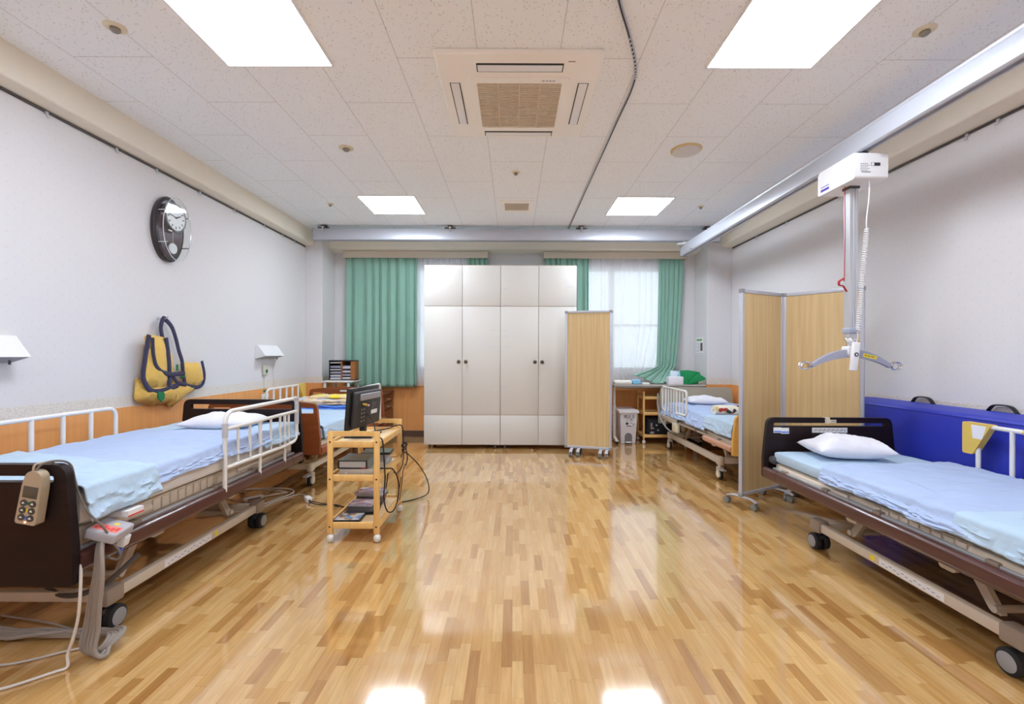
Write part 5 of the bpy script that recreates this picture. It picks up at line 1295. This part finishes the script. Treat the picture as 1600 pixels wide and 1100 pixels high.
for k in range(7): pm.box(2.6178, 2.6186, 6.40, 6.51 - .02 * (k % 3), 1.25 + k * .018, 1.253 + k * .018)
pm.box(2.6178, 2.6186, 6.29, 6.51, 1.215, 1.218)
obj('print', pm, INK, t, False)

# ------------------------------------------------------------------ remote, pump connector, tubes and cables by the near left bed
t = T('bed_remote', 'beige bed remote hooked over the near left footboard', 'remote', (-1.765, 1.68, .57))
Mr = Matrix.Translation((-1.762, 1.674, .655)) @ Matrix.Rotation(math.radians(10), 4, 'Y')
pr = rounded([(-.039, -.092), (.039, -.092), (.036, .05), (.028, .092), (.012, .105), (-.012, .105), (-.028, .092), (-.036, .05)], .012)
bmr = MB().plate([pr], -.016, .016, 'Y'); bmr.v = [Mr @ v for v in bmr.v]
obj('body', bmr, mat('khaki_plastic', (176, 160, 136), .45), t)
obj('display', MB().box(-.027, .027, -.0172, -.0155, .005, .048, .001, M=Mr), mat('olive_display', (84, 82, 74), .3), t, label='dark display')
bk = MB(); bk2 = MB()
for i in range(3):
    for s in (-1, 1):
        bk.bm((lambda b: (bmesh.ops.create_cone(b, cap_ends=True, segments=16, radius1=.0125, radius2=.0115, depth=.004), b)[1])(bmesh.new()), 0, Mr @ Matrix.Translation((s * .0165, -.0172, -.014 - i * .0265)) @ Matrix.Rotation(PI / 2, 4, 'X'))
        bk2.plate([[(s * .0165 - .006, -.016 - i * .0265), (s * .0165 + .006, -.016 - i * .0265), (s * .0165, -.016 + (.008 if s > 0 else .007) - i * .0265)]], -.0202, -.019, 'Y')
bk2.v = [Mr @ v for v in bk2.v]
obj('button', bk, mat('button_grey', (70, 68, 66), .5), t)
obj('arrow_mark', bk2, LABEL, t, False)
cm = MB(); 
for i, m in enumerate((0, 1, 2)): cm.box(-.004, .004, -.0166, -.0158, -.020 - i * .0265, -.008 - i * .0265, mi=i, M=Mr)
obj('colour_mark', cm, [GREENL, YEL, INKB], t, False)
obj('lamp', MB().box(-.003, .003, -.0175, -.0155, -.086, -.081, M=Mr), m_emit('red_lamp', (1, .15, .1), 3), t, False)
obj('hanger', MB().tube(rpath([(-1.755, 1.662, .74), (-1.75, 1.665, .782), (-1.74, 1.72, .782), (-1.735, 1.738, .74)], .01), .004, 8), mat('khaki_plastic2', (176, 160, 136), .45), t)
obj('cord', MB().tube(smoothpath([(-1.745, 1.664, .755), (-1.738, 1.68, .779), (-1.72, 1.72, .783), (-1.70, 1.748, .762), (-1.685, 1.752, .70), (-1.672, 1.752, .655), (-1.635, 1.755, .575), (-1.60, 1.775, .515), (-1.567, 1.79, .44), (-1.550, 1.80, .40), (-1.565, 1.80, .375), (-1.60, 1.79, .39)], 8), .0042, 8), mat('grey_brown_cord', (112, 102, 94), .5), t)
t = T('tube_connector', 'grey tube connector with red print clipped to the near bed rail', 'connector', (-1.62, 1.82, .43))
Mc = Matrix.Translation((-1.618, 1.82, .475)) @ Matrix.Rotation(math.radians(18), 4, 'Y') @ Matrix.Rotation(math.radians(10), 4, 'Z')
obj('housing', MB().box(-.055, .055, -.05, .07, -.02, .022, .010, 3, M=Mc), mat('pale_grey_plastic', (172, 170, 178), .4), t)
obj('label', MB().box(-.045, .045, -.035, .01, .0215, .0228, M=Mc), mat('pink_print', (232, 130, 120), .5), t, False, label='red printed label')
pm = MB()
for k in range(6): pm.box(-.04 + k * .014, -.03 + k * .014, -.028 + (k % 2) * .006, -.01 + (k % 3) * .006, .0226, .0234, M=Mc)
obj('print', pm, INKR, t, False)
obj('sticker', MB().box(.0, .018, .022, .036, .0215, .0226, M=Mc), YEL, t, False, label='small yellow sticker')
obj('lever', MB().box(.03, .06, .02, .06, -.065, -.02, .006, M=Mc), WHITEP, t)
obj('release_tab', MB().box(.038, .052, .03, .05, -.10, -.06, .004, M=Mc), mat('blue_plastic', (40, 90, 200), .4), t, label='blue tab')
obj('name_tag', MB().box(-1.70, -1.605, 1.90, 1.98, .505, .530, M=None), LABEL, t, False, label='white tag with a red stripe')
obj('tag_stripe', MB().box(-1.6055, -1.604, 1.90, 1.98, .505, .511), INKR, t, False)
# flat bundle of grey air tubes falling from the connector and running left along the floor
cen = smoothpath([(-1.625, 1.80, .46), (-1.61, 1.775, .42), (-1.60, 1.76, .33), (-1.62, 1.765, .22), (-1.64, 1.775, .12), (-1.645, 1.765, .05), (-1.625, 1.77, .018), (-1.595, 1.80, .03), (-1.60, 1.84, .05), (-1.66, 1.87, .035), (-1.78, 1.885, .018), (-1.95, 1.88, .022), (-2.15, 1.90, .018), (-2.45, 1.95, .018)], 8)
tb = T('air_tubes', 'flat grey bundle of air tubes falling to the floor by the near bed', 'tubes', (-1.62, 1.80, 0), )
for k in range(5):
    o_ = (k - 2) * .0135
    pts = []
    for i, p in enumerate(cen):
        f = i / (len(cen) - 1)
        if f < .5: q = p + Vector((o_ * (.55 + .9 * min(1, f * 3)), -o_ * .5, 0))
        elif f < .7: q = p + Vector((o_ * .4, o_ * .9, abs(o_) * .3 + .004))
        else: q = p + Vector((0, o_ * math.cos((f - .7) * 16), abs(o_ * math.sin((f - .7) * 16)) * .8))
        pts.append(q)
    obj('tube', MB().tube(pts, .0078, 8), CABLE_G, tb)
tag(obj('power_cable', MB().tube(smoothpath([(-1.645, 1.735, .385), (-1.632, 1.72, .30), (-1.635, 1.715, .20), (-1.66, 1.72, .11), (-1.68, 1.72, .05), (-1.672, 1.71, .010), (-1.70, 1.685, .007), (-1.80, 1.60, .007), (-1.95, 1.545, .007), (-2.2, 1.50, .007)], 8), .0052, 8), CABLE_W), 'white cord dropping from the footboard edge and running left', 'cord')
tag(obj('power_cable', MB().tube(smoothpath([(-2.2, 1.80, .007), (-2.0, 1.735, .007), (-1.93, 1.725, .007), (-1.86, 1.75, .007), (-1.78, 1.80, .007), (-1.72, 1.84, .007), (-1.76, 1.90, .012), (-1.9, 1.95, .012), (-2.05, 2.0, .007), (-2.3, 2.05, .007)], 8), .0042, 8), mat('grey_white_cable', (190, 184, 180), .5)), 'thin grey-white cord looping on the floor under the footboard', 'cord')
tag(obj('hose', MB().tube(smoothpath([(-1.66, 2.02, .30), (-1.75, 1.95, .20), (-1.9, 1.95, .15), (-2.05, 2.0, .17), (-2.2, 2.1, .25)], 8), .011, 8), mat('ribbed_grey_hose', (88, 82, 78), .6)), 'dark grey corrugated hose under the near left bed', 'hose')
# extension lead between the two left beds and the trolley
tag(obj('extension_cord', MB().tube(smoothpath([(-2.45, 3.85, .007), (-2.28, 3.69, .007), (-2.13, 3.70, .012), (-1.95, 3.84, .014), (-1.92, 3.87, .012), (-2.02, 3.93, .007), (-2.2, 3.97, .007), (-2.36, 3.96, .007), (-2.2, 3.99, .010), (-1.98, 3.98, .012), (-1.87, 3.88, .010), (-1.92, 3.70, .007), (-1.99, 3.52, .007), (-2.1, 3.38, .007), (-2.3, 3.3, .007)], 8), .0055, 8), CABLE_W), 'white extension cord looped on the floor between the left beds', 'extension cord')
t = T('extension_cord', 'white extension lead ending in a socket block beside the trolley', 'extension cord', (-1.66, 3.68, 0))
obj('lead', MB().tube(smoothpath([(-2.1, 3.30, .007), (-1.97, 3.36, .007), (-1.93, 3.47, .007), (-1.91, 3.62, .007), (-1.84, 3.78, .007), (-1.77, 3.82, .010), (-1.71, 3.76, .016), (-1.675, 3.70, .020)], 8), .0055, 8), CABLE_W, t)
Mq = Matrix.Translation((-1.652, 3.672, .020)) @ Matrix.Rotation(math.radians(-50), 4, 'Z')
obj('socket_block', MB().box(-.042, .042, -.022, .022, -.019, .019, .006, 3, M=Mq), WHITEP, t)
t = T('multi_plug', 'white multi-outlet tap lying under the near left bed', 'power strip', (-2.13, 3.66, 0))
obj('body', MB().box(-.075, .075, -.022, .022, 0, .032, .012, 3, M=Matrix.Translation((-2.11, 3.70, 0)) @ Matrix.Rotation(math.radians(50), 4, 'Z')), WHITEP, t)
obj('socket', MB().box(-.05, .05, -.0225, -.0215, .008, .022, M=Matrix.Translation((-2.11, 3.70, 0)) @ Matrix.Rotation(math.radians(50), 4, 'Z')), mat('outlet_brown', (120, 90, 74), .6), t, False)
for i, (e, lab) in enumerate(((.0, 'upper black power cable from the socket block to the trolley'), (.03, 'lower black power cable from the socket block to the trolley'))):
    tag(obj('power_cable', MB().tube(smoothpath([(-1.63, 3.645 - e * .3, .018), (-1.585, 3.61 - e * .4, .020 - e * .3), (-1.50, 3.60 - e, .008), (-1.38, 3.56 + e * .3, .007), (-1.24, 3.50 - e, .007), (-1.08, 3.44 - e, .020), (-.99, 3.47, .07), (-.95, 3.478 - e * .1, .30), (-.93, 3.478, .42)], 8), .0042, 8), CABLE_B), lab, 'cable')
# black cables hanging from the television over the trolley side
tag(obj('power_cable', MB().tube(smoothpath([(-1.03, 3.12, .80), (-.97, 3.14, .74), (-.93, 3.08, .66), (-.885, 2.98, .648), (-.845, 2.93, .645), (-.832, 2.92, .60), (-.831, 2.94, .50), (-.831, 2.96, .38), (-.832, 2.94, .26), (-.815, 2.96, .17), (-.79, 3.02, .155), (-.775, 3.08, .22), (-.78, 3.10, .33), (-.80, 3.04, .42), (-.83, 2.99, .44), (-.88, 2.99, .44)], 8), .0046, 8), CABLE_B), 'black cable looping down the front right leg of the trolley', 'cable')
tag(obj('power_cable', MB().tube(smoothpath([(-1.0, 3.2, .645), (-.92, 3.34, .645), (-.865, 3.40, .660), (-.835, 3.42, .650), (-.826, 3.43, .58), (-.828, 3.44, .50), (-.822, 3.42, .46), (-.80, 3.47, .43), (-.74, 3.62, .30), (-.70, 3.75, .14), (-.71, 3.80, .03), (-.80, 3.72, .007), (-.93, 3.62, .007), (-1.06, 3.58, .007)], 8), .0045, 8), CABLE_B), 'black cable arching from the trolley top out over the floor', 'cable')
kn = smoothpath([(-.83, 3.40, .50), (-.815, 3.42, .53), (-.80, 3.44, .51), (-.82, 3.46, .49), (-.835, 3.43, .47), (-.81, 3.40, .48), (-.80, 3.42, .50), (-.83, 3.45, .52)], 6, True)
tag(obj('cable_bundle', MB().tube(kn, .005, 8, True).tube(smoothpath([(-.83, 3.44, .50), (-.822, 3.39, .46), (-.825, 3.36, .43)], 5), .0045, 6).tube(smoothpath([(-.81, 3.44, .49), (-.80, 3.45, .40), (-.81, 3.44, .35)], 5), .0045, 6).tube(smoothpath([(-.825, 3.45, .47), (-.83, 3.42, .36), (-.835, 3.30, .33), (-.835, 3.20, .36)], 5), .0045, 6), CABLE_B), 'tangled knot of black cable at the rear trolley leg', 'cable')
tag(obj('cable_ends', MB().tube(smoothpath([(-.81, 3.30, .30), (-.815, 3.25, .20), (-.82, 3.22, .14)], 4), .0035, 6).tube(smoothpath([(-.80, 3.30, .31), (-.80, 3.26, .22), (-.805, 3.24, .15)], 4), .0035, 6).tube(smoothpath([(-.815, 3.44, .36), (-.81, 3.36, .33), (-.80, 3.30, .31)], 4), .0035, 6), CABLE_B), 'loose black cable ends dangling beside the bottom shelf', 'cable')
